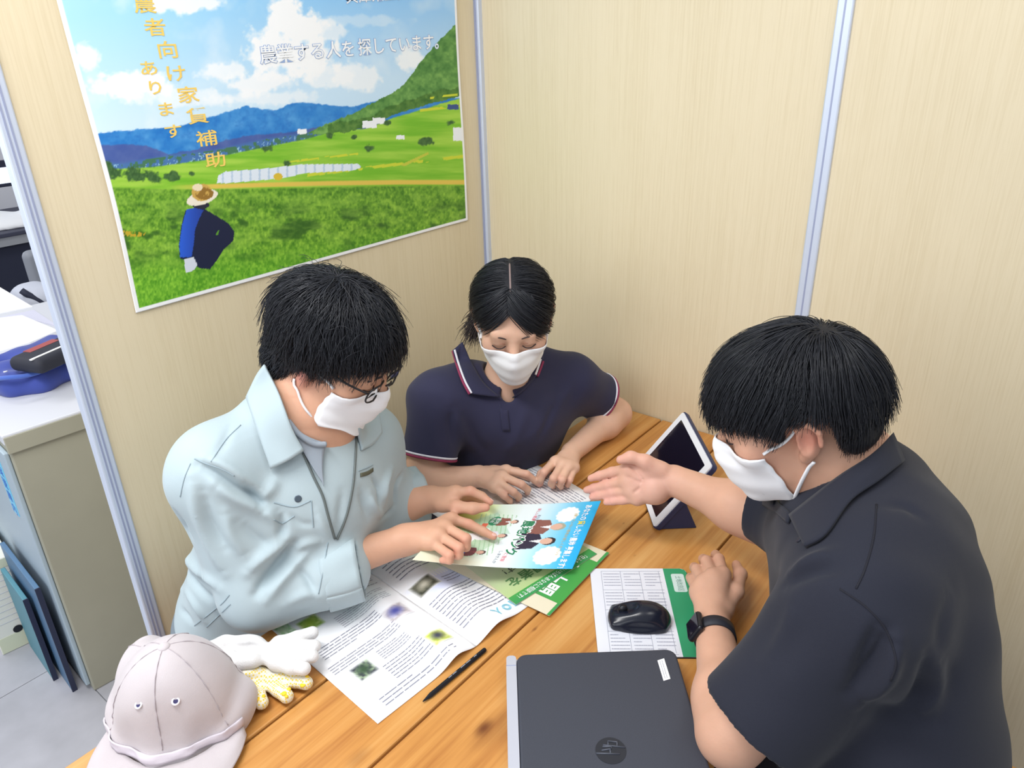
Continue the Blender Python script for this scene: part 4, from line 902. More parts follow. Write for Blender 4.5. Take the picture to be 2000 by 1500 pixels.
for a, b_ in (((8, 731), (16, 729)), ((33, 725), (46, 722)), ((55, 721), (73, 722))):
    tube('white_mark', [on_top(f, *a)+[0, 0, .006], on_top(f, *b_)+[0, 0, .006]], 0.002, M_WHITE, bag, 5)
pc = pz(107, 690, ZT+0.085); po = empty('pencil_pouch', pc-[0, 0, 0.02], 'small black pouch with a white stripe lying on the blue bag', 'pouch')
A_p = frame_from(pz(140, 672, ZT+.085)-pz(76, 700, ZT+.085)); f = Field(pc-0.13, pc+0.13, 0.003); f.rbox(pc, (0.095, 0.055, 0.02), A_p, 0.018, 0.0); field_obj('body', f, mat('black_nylon', (40, 42, 54), 0.7), po, 2)
box('white_stripe', (-0.090, -0.030, 0.0185), (0.090, -0.022, 0.0212), M_WHITE, po, rot=(pc, A_p)); box('red_patch', (-0.05, 0.02, 0.0185), (0.04, 0.045, 0.0208), mat('dull_red', (160, 80, 80), 0.7), po, rot=(pc, A_p))
# behind the cabinet: sheet, rucksack, chair, far desk with cloth and monitor; distances chosen, heights follow from the line of sight
M_DESK = mat('grey_desk', (150, 152, 158), 0.5); M_DARK = mat('navy_parts_and_shade', (36, 40, 60), 0.7)
sh_ = flat_poly('paper_sheet', [(-60, 590), (0, 562), (64, 600), (0, 613), (-60, 625)], ZT, 0.003, M_WHITE); tag(sh_, 'white sheet at the far end of the steel cabinet top', 'paper')
s2_ = flat_poly('paper_sheet', [(-60, 634), (66, 606), (118, 640), (50, 622), (-40, 636)], ZT, 0.002, mat('lilac_paper', (206, 206, 224), 0.7)); tag(s2_, 'pale lilac sheet beside the white paper stack on the cabinet', 'paper')
def at_y(px, py, Y): return py_(px, py, Y)
def pbox(name, x0, y0, x1, y1, Y, dep, m, parent, bevel=0.0, floor=False):
    a, b = at_y(x0, y1, Y), at_y(x1, y0, Y); z0 = 0.0 if floor else min(a[2], at_y(x1, y1, Y)[2]); return box(name, (a[0], Y, z0), (b[0], Y+dep, b[2]), m, parent, bevel)
YD = 3.0
zt = at_y(30, 452, YD)[2]; zb = at_y(30, 478, YD)[2]; xl, xr = at_y(-330, 460, YD)[0], at_y(330, 460, YD)[0]
fd = empty('office_desk', ((xl+xr)/2, YD+.35, 0), 'far grey office desk with a dark sheet for the shade below', 'desk')
box('desk_top', (xl, YD-0.01, zt-0.02), (xr, YD+0.75, zt), mat('dark_desk_mat', (60, 62, 80), 0.6), fd, 0.004); box('front_rail', (xl, YD, zb), (xr, YD+0.02, zt-0.02), M_DESK, fd); box('under_desk_shade', (xl+0.02, YD+0.03, 0.04), (xr-0.02, YD+0.05, zb), M_DARK, fd)  # navy sheet below the rail stands in for the shade under the desk
for x in (xl+0.01, xr-0.06): box('leg', (x, YD+0.06, 0), (x+0.05, YD+0.70, zt-0.02), M_DESK, fd)
c = at_y(28, 425, YD+0.2); c[2] = zt; f = Field(c-[0.34, 0.25, 0.03], c+[0.34, 0.25, 0.12], 0.008); f.ell(c+[0.0, 0, 0.01], (0.26, 0.14, 0.05), None, 0.02); f.ell(c+[-0.12, 0.05, 0.03], (0.14, 0.10, 0.05), None, 0.02); f.ell(c+[0.12, -.03, 0.02], (0.14, 0.09, 0.06), None, 0.02); f.rbox(c-[0, 0, 0.05], (1, 1, .051), None, 0, 0, 's'); cb = field_obj('white_cloth', f, M_WHITE, None, 2); tag(cb, 'crumpled white cloth on the far grey desk', 'cloth')
ym = YD+0.5; m0, m1 = at_y(-180, 384, ym), at_y(46, 322, ym)
mn = empty('desktop_monitor', ((m0[0]+m1[0])/2, ym+.02, zt), 'bright-screened monitor on the far grey desk', 'monitor')
box('screen_frame', (m0[0]-.02, ym, m0[2]-.02), (m1[0]+.02, ym+.04, m1[2]+.035), M_DARK, mn, 0.005); box('screen', (m0[0], ym-.004, m0[2]), (m1[0], ym, m1[2]), mat('lit_screen', (235, 244, 255), 0.3, emit=((225, 240, 255), 1.0)), mn); box('stand', ((m0[0]+m1[0])/2-.06, ym, zt), ((m0[0]+m1[0])/2+.06, ym+.05, m0[2]-.01), M_DARK, mn)
YC = 2.25; cc2 = at_y(92, 530, YC); top = at_y(60, 488, YC)
ch = empty('office_chair', (cc2[0], YC+.2, 0), 'grey-backed office chair between the far desk and the partition', 'chair')
w2 = cc2[0]-at_y(52, 530, YC)[0]; zc0 = at_y(92, 600, YC)[2]; zc1 = top[2]
f = Field((cc2[0]-.5, YC-.1, .2), (cc2[0]+.5, YC+.15, 1.2), 0.008); f.rbox((cc2[0]+.06, YC, (zc0+zc1)/2), (w2+.06, 0.03, (zc1-zc0)/2), None, 0.028, 0.01); f.ell((cc2[0]+.06, YC-.03, (zc0+zc1)/2), (w2*.7, .02, (zc1-zc0)*.36), None, .02, 's'); field_obj('backrest', f, mat('grey_chair_shell', (138, 142, 152), 0.5), ch, 2)
xs_ = cc2[0]+.06
f = Field((xs_-.3, YC+.02, .34), (xs_+.3, YC+.55, .52), 0.008); f.rbox((xs_, YC+.27, .44), (.23, .22, .04), None, .03, .01); field_obj('seat', f, M_DARK, ch, 2)
tube('post', [(xs_, YC+.27, .06), (xs_, YC+.27, .42)], .03, M_BLACKPL, ch, 10); tube('back_arm', [(xs_, YC+.24, .42), (xs_, YC+.05, .45), (xs_, YC+.035, zc0+.1)], .02, M_BLACKPL, ch, 8, 10)
for a in range(5): tube('foot', [(xs_, YC+.27, .07), (xs_+.26*math.cos(a*1.2566), YC+.27+.26*math.sin(a*1.2566), .03)], .022, M_BLACKPL, ch, 8)
YR = 1.78; r0_, r1_ = at_y(15, 560, YR), at_y(112, 562, YR); zr = at_y(60, 556, YR)[2]; xm = (r0_[0]+r1_[0])/2; hw = (r1_[0]-r0_[0])/2
rk = empty('rucksack', (xm, YR, 0), 'white and blue rucksack with black straps behind the steel cabinet', 'bag')
f = Field((xm-hw-.1, YR-.15, -.01), (xm+hw+.1, YR+.2, zr+.05), .008); f.rbox((xm, YR, zr/2), (hw, .11, zr/2), None, .07, .01); field_obj('body', f, mat('rucksack_white', (190, 194, 208), .7), rk, 2)
f = Field((xm+hw-.08, YR-.15, -.01), (xm+hw+.1, YR+.2, zr), .008); f.rbox((xm+hw-.015, YR, zr/2-.03), (.03, .10, zr/2-.04), None, .03, .01); field_obj('side_panel', f, mat('rucksack_blue', (50, 76, 160), .7), rk, 2)
tube('strap', [(xm-hw*.7, YR-.10, zr-.07), (xm, YR-.115, zr-.12), (xm+hw*.75, YR-.10, zr-.10)], .012, M_DARK, rk, 6, 12); tube('strap', [(xm-.06, YR-.06, zr+.002), (xm, YR-.115, zr-.10), (xm-.03, YR-.118, zr-.35)], .012, M_DARK, rk, 6, 12)
# ================================================================== PEOPLE: shared builders
def fval(f, P):
    G = (np.asarray(P)-f.lo)/f.h; i = np.floor(G).astype(int); w = G-i; ok = np.all((i >= 0) & (i < np.array(f.n)-1), axis=-1)
    i = np.clip(i, 0, np.array(f.n)-2); r = 0
    for a in (0, 1):
        for b in (0, 1):
            for c in (0, 1):
                ww = (w[..., 0] if a else 1-w[..., 0])*(w[..., 1] if b else 1-w[..., 1])*(w[..., 2] if c else 1-w[..., 2])
                r = r+ww*f.F[i[..., 0]+a, i[..., 1]+b, i[..., 2]+c]
    return np.where(ok, r, 1.0)
def hit(fs, px, py, off=0.0, t0=0.55, t1=2.2):
    """first point where the line of sight through a pixel meets the modelled surface"""
    d = ray(px, py); best = None
    for b in fs:
        if isinstance(b, BVHTree):
            h = b.ray_cast(Vector(CAM), Vector(unit(d)))
            if h[0] is not None: q = (np.array(h[0])-CAM) @ RC[2]; best = q if best is None else min(best, q)
    fs = [f for f in fs if not isinstance(f, BVHTree)]
    if not fs: return None if best is None else CAM+d*best-unit(d)*off
    t = np.arange(t0, t1, 0.0015); P = CAM+d*t[:, None]
    v = np.min([fval(f, P) for f in fs], axis=0); k = np.where(v < 0)[0]
    if not len(k): return None if best is None else CAM+d*best-unit(d)*off
    k = k[0]; tt = t[k]
    if k > 0: tt = t[k-1]+(t[k]-t[k-1])*min(1, max(0, v[k-1]/(v[k-1]-v[k]+1e-9))) if v[k-1] < 0.5 else t[k]
    if best is not None: tt = min(tt, best)
    return CAM+d*tt-unit(d)*off
def hits(fs, pts, off=0.0, res=None):
    P2 = catmull(np.array(pts, float), res) if res else np.array(pts, float)
    P = [hit(fs, *q, off) for q in P2]; good = [p for p in P if p is not None]
    if not good: return None
    last = good[0]; out = []
    for (x, y), p in zip(P2, P):
        if p is None: p = CAM+ray(x, y)*((last-CAM) @ RC[2])          # keep the neighbour's distance
        last = p; out.append(p)
    out = np.array(out)
    for _ in range(2):
        if len(out) > 4: dd = (out-CAM) @ RC[2]; dd[1:-1] = 0.25*dd[:-2]+0.5*dd[1:-1]+0.25*dd[2:]; q = (out-CAM)/((out-CAM) @ RC[2])[:, None]; out = CAM+q*dd[:, None]
    return out
def hit_tube(name, fs, pts, r, m, parent, off=0.0, n=6, res=30): return tube(name, hits(fs, pts, off, res), r, m, parent, n)
def hit_sheet(name, fs, rows, m, parent, off=0.004, nu=12, nv=24, thick=0.0025, offs=None):
    R_ = [hits(fs, r, off if offs is None else offs[i], nv) for i, r in enumerate(rows)]
    return sheet(name, R_, m, parent, nu, nv, thick)
def hit_disc(name, fs, px, py, r, m, parent, h_=0.0015):
    c = hit(fs, px, py, 0.0); a = hit(fs, px+4, py); b = hit(fs, px, py+4); n = unit(np.cross(b-c, a-c)); n = n if n @ (CAM-c) > 0 else -n
    u = unit(np.cross(n, [0, 0, 1])); w_ = np.cross(n, u); th = np.arange(16)*2*math.pi/16
    rim = lambda q, k: np.array([c+n*k+q*(math.cos(t)*u+math.sin(t)*w_) for t in th])
    V = np.concatenate([rim(r, -0.001), rim(r, h_*0.7), rim(r*0.8, h_)]); Fc = [tuple(q) for q in grid_faces(3, 16, True)]+[tuple(range(32, 48))]
    return mesh(name, V, Fc, m, parent)
def vnormals(V, Q):
    n = np.cross(V[Q[:, 2]]-V[Q[:, 0]], V[Q[:, 3]]-V[Q[:, 1]]); N = np.stack([sum(np.bincount(Q[:, k], n[:, d], len(V)) for k in range(4)) for d in range(3)], 1)
    return N/(np.linalg.norm(N, axis=1)[:, None]+1e-12)
SURF = {}
def cloth_obj(name, f, m, parent, creases=(), it=2, wrinkle=0.0, seed=1):
    """garment mesh with folds: creases = (pixel polyline, height, half width); negative heights are valleys"""
    V, Q = f.mesh(); V = relax(V, Q, it); N = vnormals(V, Q); D = np.zeros(len(V))
    for pts, amp, w_ in creases:
        P = hits([f], pts, 0.0, 26)
        if P is None: continue
        lo, hi = P.min(0)-3*w_, P.max(0)+3*w_; I = np.where(((V > lo) & (V < hi)).all(1))[0]
        if not len(I): continue
        d2 = np.full(len(I), 9.0); tq = np.zeros(len(I))
        for j, p in enumerate(P):
            e = ((V[I]-p)**2).sum(1); b = e < d2; d2[b] = e[b]; tq[b] = j/(len(P)-1)
        D[I] += amp*np.exp(-d2/w_**2)*np.sin(np.clip(tq, .04, .96)*math.pi)**.5
    if wrinkle: D += wrinkle*lown(V, seed, 28.0)[:, 0]*lown(V, seed+9, 14.0)[:, 1]
    V = V+N*D[:, None]; V = relax(V, Q, 1)
    o = mesh(name, V, Q, m, parent, True); SURF[o.name] = BVHTree.FromPolygons(V.tolist(), Q.tolist()); return o
def push_out(P, fs, d, it=6):
    P = np.array(P, float); sh = P.shape; P = P.reshape(-1, 3)
    for _ in range(it):
        for f in fs:
            v = fval(f, P); e = 0.002
            g = np.stack([fval(f, P+np.eye(3)[k]*e)-fval(f, P-np.eye(3)[k]*e) for k in range(3)], 1); g /= np.linalg.norm(g, axis=1)[:, None]+1e-9
            P = P+g*np.where(v < d, np.minimum(d-v, .006), 0)[:, None]
    return P.reshape(sh)
def cuff_ring(name, a, b, r0, r1, m, parent, pleats=7, amp=.002, seed=0):
    d = unit(b-a); u = unit(np.cross(d, [0, 0, 1])); v = np.cross(d, u); rg = random.Random(seed); ph = [rg.uniform(0, 6.28) for _ in range(4)]
    rows = []
    for t in np.linspace(0, 1, 9):
        row = []
        for k in range(57):
            th = k/56*2*math.pi; w_ = amp*(math.sin(pleats*th+ph[0]+2*t)+.6*math.sin((pleats-3)*th+ph[1]-3*t))*(.35+.65*abs(math.sin(t*2.2+ph[2])))
            r = r0+(r1-r0)*t+.0025*math.sin(t*math.pi)+w_; row.append(a+(b-a)*t+r*(math.cos(th)*u+math.sin(th)*v))
        rows.append(row)
    G = np.array(rows); V = G.reshape(-1, 3); o = mesh(name, V, grid_faces(9, 57), m, parent, True); md = o.modifiers.new('thickness', 'SOLIDIFY'); md.thickness = .004; md.offset = -1
    return o
SKIN = {}
def skin(name, rgb): return mat(name, rgb, 0.5, spec=0.35, attr=True, sss=0.12, noise=(40, 0.03), bump=(260, 0.10))
class Head:
    """local frame: x = the person's right, y = face forward, z = up"""
    def __init__(s, o, fwd, up, sc, anchor=(0, 0, 0)): 
        y = unit(fwd); x = unit(np.cross(y, up)); z = np.cross(x, y); s.A = np.stack([x, y, z], 1); s.s = sc; s.o = np.asarray(o, float)-s.A @ (np.asarray(anchor, float)*sc)
    def w(s, x, y, z): return s.o+s.A @ (np.array([x, y, z], float)*s.s)
    def ws(s, P): return s.o+(np.asarray(P, float)*s.s) @ s.A.T
    def loc(s, x, y, z):
        dx, dy, dz = x-s.o[0], y-s.o[1], z-s.o[2]; A = s.A
        return [(A[0, i]*dx+A[1, i]*dy+A[2, i]*dz)/s.s for i in range(3)]
    def skull(s, f, nose=1.0):
        w, A, k = s.w, s.A, s.s
        f.ell(w(0, -0.012, 0.035), np.array((.075, .098, .086))*k, A, .01)
        f.ell(w(0, 0.030, -0.030), np.array((.063, .064, .088))*k, A, .03*k)
        for sg in (-1, 1):
            f.cone(w(sg*.047, .004, -.056), w(sg*.014, .068, -.098), .020*k, .018*k, .025*k)
            f.ell(w(sg*.044, .064, -.018), np.array((.022, .018, .020))*k, A, .03*k)
            f.ell(w(sg*.033, .098, .002), np.array((.017, .012, .010))*k, A, .012*k, 's')
            f.ell(w(sg*.032, .0815, .001), np.array((.0145, .0125, .0105))*k, A, .006*k)
        f.cone(w(-.036, .083, .022), w(.036, .083, .022), .012*k, .012*k, .02*k)
        f.ell(w(0, .078, -.100), np.array((.022, .018, .016))*k, A, .02*k)
        f.cone(w(0, .092, .008), w(0, .110*nose, -.028), .008*k, .0115*k, .014*k)
        for sg in (-1, 1): f.ell(w(sg*.012, .099, -.034), np.array((.009, .010, .008))*k, A, .008*k)
        f.ell(w(0, .092, -.063), np.array((.022, .012, .008))*k, A, .01*k)
    def ear(s, f, sg, full=True):
        w, A, k = s.w, s.A, s.s
        if not full: f.ell(w(sg*.076, -.004, -.028), np.array((.007, .010, .014))*k, A, .008*k); return
        c, t = math.cos(0.25), math.sin(0.25); E = A @ np.array([[c*1, 0, 0], [0, 1, 0], [0, 0, 1.0]])
        yaw = np.array([[math.cos(.5*sg), math.sin(.5*sg), 0], [-math.sin(.5*sg), math.cos(.5*sg), 0], [0, 0, 1]]); E = A @ yaw
        f.ell(w(sg*.080, -.014, -.004), np.array((.0075, .018, .029))*k, E, .008*k)
        f.ell(w(sg*.076, -.004, -.030), np.array((.007, .009, .011))*k, E, .008*k)
        f.ell(w(sg*.090, -.008, -.004), np.array((.0065, .009, .016))*k, E, .005*k, 's')
        f.chain([w(sg*.084, -.002, .018), w(sg*.088, -.018, .024), w(sg*.092, -.030, .010), w(sg*.089, -.028, -.012)], .0038*k, .004*k)
    def neck(s, f, base, r0=.054, r1=.060): f.cone(s.w(0, -.022, -.055), base, r0*s.s, r1*s.s, .03)
    def field_fn(s, c, r, cut):
        """hair cap: an inflated skull ellipsoid kept above the hair line cut(x, y)"""
        def fn(x, y, z):
            X, Y, Z = s.loc(x, y, z); d = None
            for cc, rr in zip(c, r):
                q = [(X-cc[0]), (Y-cc[1]), (Z-cc[2])]
                k0 = np.sqrt(sum((q[i]/rr[i])**2 for i in range(3))); k1 = np.sqrt(sum((q[i]/rr[i]**2)**2 for i in range(3)))+1e-9
                e = k0*(k0-1)/k1; d = e if d is None else np.minimum(d, e)
            return np.maximum(d, (cut(X, Y, Z))*0.8)*s.s
        return fn
def hand(f, W, fingers, thumb, s=1.0, rw=.024, palm_r=.0125):
    M = [g[0] for g in fingers]
    for g in M: f.cone(W, g, rw*0.62*s, palm_r*s, .016*s)
    for a, b in zip(M, M[1:]): f.cone(a*.92+W*.08, b*.92+W*.08, palm_r*.92*s, palm_r*.92*s, .010*s)
    mid = (M[0]+M[-1])/2
    f.cone(W*0.55+M[0]*.45, W*0.55+M[-1]*.45, .0125*s, .0125*s, .012*s)
    rad = [(.0102, .0094, .0084, .0068), (.0104, .0096, .0086, .0070), (.0098, .0090, .0080, .0066), (.0088, .0080, .0072, .0060)]
    for g, r in zip(fingers, rad): f.chain(g, np.array(r)*s, .0035*s)
    for g, r in zip(fingers, rad): f.cone(g[0], g[0], r[0]*1.12*s, k=.006*s)
    f.chain([W*.75+thumb[0]*.25]+list(thumb), np.array((.014, .0140, .0118, .0104, .0080))*s, .008*s)
def nail(name, tip, dip, toward, m, parent, s=1.0):
    d = unit(tip-dip); n = unit(toward-(toward @ d)*d); x = np.cross(d, n); c = tip+n*.0050*s-d*.001
    f = Field(c-.012, c+.012, .0008); f.ell(c, np.array((.0046, .0062, .0022))*s, np.stack([x, d, n], 1), 0); return field_obj(name, f, m, parent, 1)
def strands(name, P, r0, r1, m, parent):
    """P (N,K,3) polylines -> three-sided tapered tubes in one mesh"""
    N, K = P.shape[:2]; T = np.gradient(P, axis=1); T /= np.linalg.norm(T, axis=2)[..., None]+1e-9
    ref = rng.normal(size=(N, 1, 3)); a = np.cross(T, ref); a /= np.linalg.norm(a, axis=2)[..., None]+1e-9; b = np.cross(T, a)
    t = np.linspace(0, 1, K)[None, :, None]; r = (np.asarray(r0).reshape(-1, 1, 1)*(1-t**1.5)+r1*t**1.5)
    V = np.stack([P+r*(math.cos(q)*a+math.sin(q)*b) for q in (0, 2.094, 4.189)], 2)
    i = (np.arange(N)*K*3)[:, None, None]+(np.arange(K-1)*3)[None, :, None]; j = np.arange(3)[None, None]; j2 = (j+1) % 3
    Q = np.stack([i+j, i+j2, i+3+j2, i+3+j], -1).reshape(-1, 4)
    return tag(mesh(name, V.reshape(-1, 3), Q, m, parent, True), kind='stuff')
def ell_d(P, c, r):
    q = P-np.asarray(c); r = np.asarray(r); k0 = np.linalg.norm(q/r, axis=-1); k1 = np.linalg.norm(q/r**2, axis=-1)+1e-9; return k0*(k0-1)/k1
def ell_n(P, c, r): q = (P-np.asarray(c))/np.asarray(r)**2; return q/(np.linalg.norm(q, axis=-1)[..., None]+1e-9)
def lown(P, seed, sc):
    """smooth pseudo-random vector field"""
    r = np.random.default_rng(seed); out = 0
    for i in range(5):
        k = r.normal(size=3)*sc; ph = r.uniform(0, 6.28, 3); out = out+np.stack([np.sin(P @ k+ph[j]+j) for j in range(3)], -1)
    return out/2.2
def grow(roots, flow, length, K, c, r, lift, grav, jit, seed, wave=0.0, hug=1.0):
    """march strands over the inflated skull ellipsoid (c, r)"""
    rg = np.random.default_rng(seed); N = len(roots); P = roots.copy(); out = [P.copy()]; L = np.broadcast_to(length, (N,))
    step = (L/(K-1))[:, None]; jt = rg.normal(size=(N, 3))*jit; lf = rg.uniform(0.0, 1.0, N)*lift
    D = None; ph = rg.uniform(0, 6.28, N)
    for k in range(K-1):
        n = ell_n(P, c, r); d = flow(P, roots, k/(K-1))+jt+lown(P, seed+3, 55.0)*jit*1.3
        d = d+np.array([0, 0, -1.0])*grav*(k/(K-1))
        if wave: d = d+np.cross(n, d)*(wave*np.sin(ph+k*1.1))[:, None]
        d = d-hug*(d*n).sum(1)[:, None]*n*(1.0 if k < 0.7*K else 0.55); d /= np.linalg.norm(d, axis=1)[:, None]+1e-9
        D = d if D is None else 0.5*D+0.5*d; D /= np.linalg.norm(D, axis=1)[:, None]+1e-9
        P = P+D*step; e = ell_d(P, c, r); tgt = lf*(0.4+0.6*k/(K-1))
        P = P+ell_n(P, c, r)*np.where(e < tgt, tgt-e, 0)[:, None]
        out.append(P.copy())
    return np.stack(out, 1)
def scalp(N, c, r, keep, seed):
    rg = np.random.default_rng(seed); out = []
    while sum(map(len, out)) < N:
        v = rg.normal(size=(4*N, 3)); v /= np.linalg.norm(v, axis=1)[:, None]; P = np.asarray(c)+v*np.asarray(r); out.append(P[keep(P)])
    return np.concatenate(out)[:N]
M_HAIR = mat('black_hair', (34, 36, 43), 0.45, spec=0.45); M_HAIRB = mat('black_hair_base', (26, 27, 33), 0.6, spec=0.3)
def trim(S, zfun, jit, seed):
    """cut every strand where it passes below the hair line zfun(x, y), and respace its points"""
    rg = np.random.default_rng(seed); N, K = S.shape[:2]
    bad = S[..., 2] < zfun(S[..., 0], S[..., 1])+rg.normal(size=(N, 1))*jit
    first = np.where(bad.any(1), bad.argmax(1), K-1).astype(float); first = np.maximum(first, 0.6)
    t = np.linspace(0, 1, K)[None]*first[:, None]; i = np.minimum(t.astype(int), K-2); w_ = (t-i)[..., None]; r = np.arange(N)[:, None]
    S = S[r, i]*(1-w_)+S[r, i+1]*w_; return S[first > 1.2]
M_MASK = mat('white_nonwoven_mask', (240, 241, 246), 0.85, sheen=0.2); M_BROW = mat('dark_brow', (70, 56, 54), 0.7)
def mask_fit(G, fs):
    G = push_out(G, fs, .0035)
    for _ in range(5):
        S = G.copy(); S[1:-1, 1:-1] = (G[2:, 1:-1]+G[:-2, 1:-1]+G[1:-1, 2:]+G[1:-1, :-2])/4
        for e in (0, -1): S[e, 1:-1] = (G[e, 2:]+G[e, :-2]+2*G[e, 1:-1])/4; S[1:-1, e] = (G[2:, e]+G[:-2, e]+2*G[1:-1, e])/4
        G = push_out(S, fs, .0030, 2)
    return G
def face_mask(H, parent, label, fs):
    """pleated mask over nose and chin with two ear loops"""
    def row(z, yf, xs, ys, lift=0.0): return H.ws([(-xs[2], ys[2], z-0.006+lift), (-xs[1], ys[1], z-.002+lift*.5), (-xs[0], ys[0], z), (0, yf, z+.002), (xs[0], ys[0], z), (xs[1], ys[1], z-.002+lift*.5), (xs[2], ys[2], z-0.006+lift)])
    rows = [row(-.012, .112, (.016, .040, .066), (.104, .084, .050), -.004), row(-.028, .124, (.020, .046, .069), (.109, .086, .044), -.006), row(-.050, .125, (.024, .048, .068), (.110, .085, .038)),
            row(-.078, .117, (.024, .047, .066), (.104, .080, .032), .006), row(-.104, .104, (.022, .042, .060), (.092, .070, .028), .012), row(-.122, .082, (.018, .034, .052), (.074, .056, .026), .020)]
    m = sheet('face_mask', rows, M_MASK, parent, 34, 34, 0.0016, disp=lambda G: mask_fit(G, fs)+(0.0011*np.sin(np.linspace(0, 1, 34)*math.pi*7)[:, None]*(1-0.25*np.abs(np.linspace(-1, 1, 34)))[None])[..., None]*H.A[:, 1])
    m['label'] = label
    return m
def ear_loops(H, m, sides, fs):
    for sg in sides:
        for (a, b, c) in (((sg*.066, .050, -.016), (sg*.077, .018, -.002), (sg*.081, -.012, .024)), ((sg*.056, .028, -.106), (sg*.074, .008, -.066), (sg*.080, -.012, -.036))):
            tube('ear_loop', push_out(catmull(H.ws([a, b, c]), 16), fs, .0022), 0.0019, M_MASK, m, 6, flat=1.6)
def person(loc, label): return empty('person', loc, label, 'person')
def skin_colors(base, spots):
    base = np.array(base, float)
    def fn(V):
        c = np.tile(base, (len(V), 1))
        for p, r, col, a in spots:
            w_ = a*np.exp(-((V-np.asarray(p))**2).sum(1)/r**2)[:, None]; c = c*(1-w_)+np.array(col, float)*w_
        return lin(c)
    return fn
def legs(name, parent, hipL, hipR, kneeL, kneeR, ankL, ankR, m, ms):
    lo = np.min([hipL, hipR, kneeL, kneeR, ankL, ankR], 0)-0.16; hi = np.max([hipL, hipR, kneeL, kneeR, ankL, ankR], 0)+0.16; lo[2] = 0.02
    f = Field(lo, hi, 0.008); c = (np.asarray(hipL)+hipR)/2
    f.ell(c+[0, 0, .05], (.17, .14, .12), None, .05)
    for h_, k_, a_ in ((hipL, kneeL, ankL), (hipR, kneeR, ankR)):
        f.cone(h_, k_, .088, .068, .06); f.cyl(a_, k_, .058, .064, .04)
    field_obj(name, f, m, parent, 2)
    fw = unit((np.asarray(kneeL)-hipL)*[1, 1, 0]); A = frame_from(fw)
    for a_ in (ankL, ankR):
        c = np.array([a_[0], a_[1], 0.0])+fw*.05; g = Field(c-[.2, .2, 0.0], c+[.2, .2, .16], .006)
        g.ell(c+[0, 0, .03], (.135, .048, .05), A, .02); g.cone(c-fw*.05+[0, 0, .05], c-fw*.05+[0, 0, .11], .045, .045, .03); g.rbox(c-[0, 0, .1], (1, 1, .1005), None, 0, 0, 's'); field_obj('shoe', g, ms, parent, 2)
M_SHOE = mat('dark_shoe', (44, 42, 46), 0.5)
# ================================================================== MAN IN THE GREY JACKET
SK_A = skin('tan_skin', (205, 152, 124))
pA = person((-1.0, -0.22, 0), 'person in a pale grey work jacket, glasses and mask pointing at the flyer')
HA = Head(pd(588, 726, 1.185), (.335, -.942, -.60), (0.0, 0.0, 1), .97, (.080, -.010, -.018))
shR, elR, wrR = pd(424, 925, 1.22), pz(505, 1150, .775), pz(792, 1054, .798)
shL, elL, wrL = pd(705, 860, 1.42), pd(752, 985, 1.47), pz(840, 975, .800)
nbA = pd(598, 800, 1.275); chA = (shR+shL)/2+np.array([0, 0, -.10]); pvA = np.array([-0.985, -0.20, 0.52])
xA = unit((shR-shL)*[1, 1, .3]); zA = unit((shR+shL)/2-pvA); yA = unit(np.cross(zA, xA)); xA = np.cross(yA, zA); A_A = np.stack([xA, yA, zA], 1)
def Z(p): return pz(*p)
rh = dict(i=[Z((882, 1014, .806)), Z((916, 1024, .797)), Z((944, 1038, .786)), Z((964, 1048, .779))],
          m=[Z((870, 1030, .808)), Z((910, 1052, .806)), Z((910, 1068, .792)), Z((892, 1072, .784))],
          r=[Z((858, 1046, .808)), Z((897, 1070, .803)), Z((896, 1084, .790)), Z((878, 1086, .784))],
          l=[Z((844, 1060, .803)), Z((878, 1084, .799)), Z((878, 1094, .790)), Z((864, 1094, .785))])
th_r = [Z((822, 1052, .785)), Z((848, 1056, .780)), Z((872, 1062, .780)), Z((890, 1066, .782))]
lh = dict(i=[Z((892, 962, .828)), Z((919, 959, .834)), Z((941, 969, .824)), Z((957, 981, .816))],
          m=[Z((888, 968, .822)), Z((922, 966, .815)), Z((936, 980, .796)), Z((926, 992, .786))],
          r=[Z((880, 976, .814)), Z((912, 976, .803)), Z((924, 990, .785)), Z((912, 1000, .779))],
          l=[Z((872, 984, .806)), Z((898, 988, .793)), Z((908, 998, .780)), Z((898, 1006, .774))])
th_l = [Z((862, 984, .808)), Z((892, 990, .816)), Z((924, 993, .818)), Z((949, 991, .818))]
f = Field(np.array([-1.27, -0.83, .50]), np.array([-.58, -.03, 1.36]), .0026)
HA.skull(f); HA.ear(f, 1, False); HA.ear(f, -1, False); HA.neck(f, nbA)
f.cone(nbA, chA+zA*.06, .065, .10, .05); f.ell(chA-zA*.03, (.15, .10, .15), A_A, .04); f.ell((chA+pvA)/2-zA*.02, (.14, .10, .16), A_A, .05)
for sh, el, wr in ((shR, elR, wrR), (shL, elL, wrL)):
    f.cone(chA+zA*.05, sh, .07, .055, .04); f.cone(sh, el, .052, .042, .03); f.cone(el, wr, .041, .0265, .02); f.ell(el*.72+wr*.28, (.042,)*3, None, .03)
f.cone(wrR*1.0, wrR*.75+rh['m'][0]*.25, .0255, .023, .015)
hand(f, wrR, [rh[q] for q in 'imrl'], th_r); hand(f, wrL, [lh[q] for q in 'imrl'], th_l)
BA = f
RED = (214, 140, 122)
field_obj('body', f, SK_A, pA, 1, skin_colors((208, 161, 135), [(g[k], .012, (218, 146, 128), .55) for g in list(rh.values())+list(lh.values())+[th_l] for k in (1, 3)]+[(HA.w(.08, -.01, -.02), .025, (196, 120, 112), .7)]))
M_NAIL = mat('fingernail', (226, 178, 166), 0.3)
nail('fingernail', lh['i'][3], lh['i'][2], np.array([.6, .2, .6]), M_NAIL, pA); nail('fingernail', rh['i'][3], rh['i'][2], np.array([0, 0, 1.]), M_NAIL, pA)
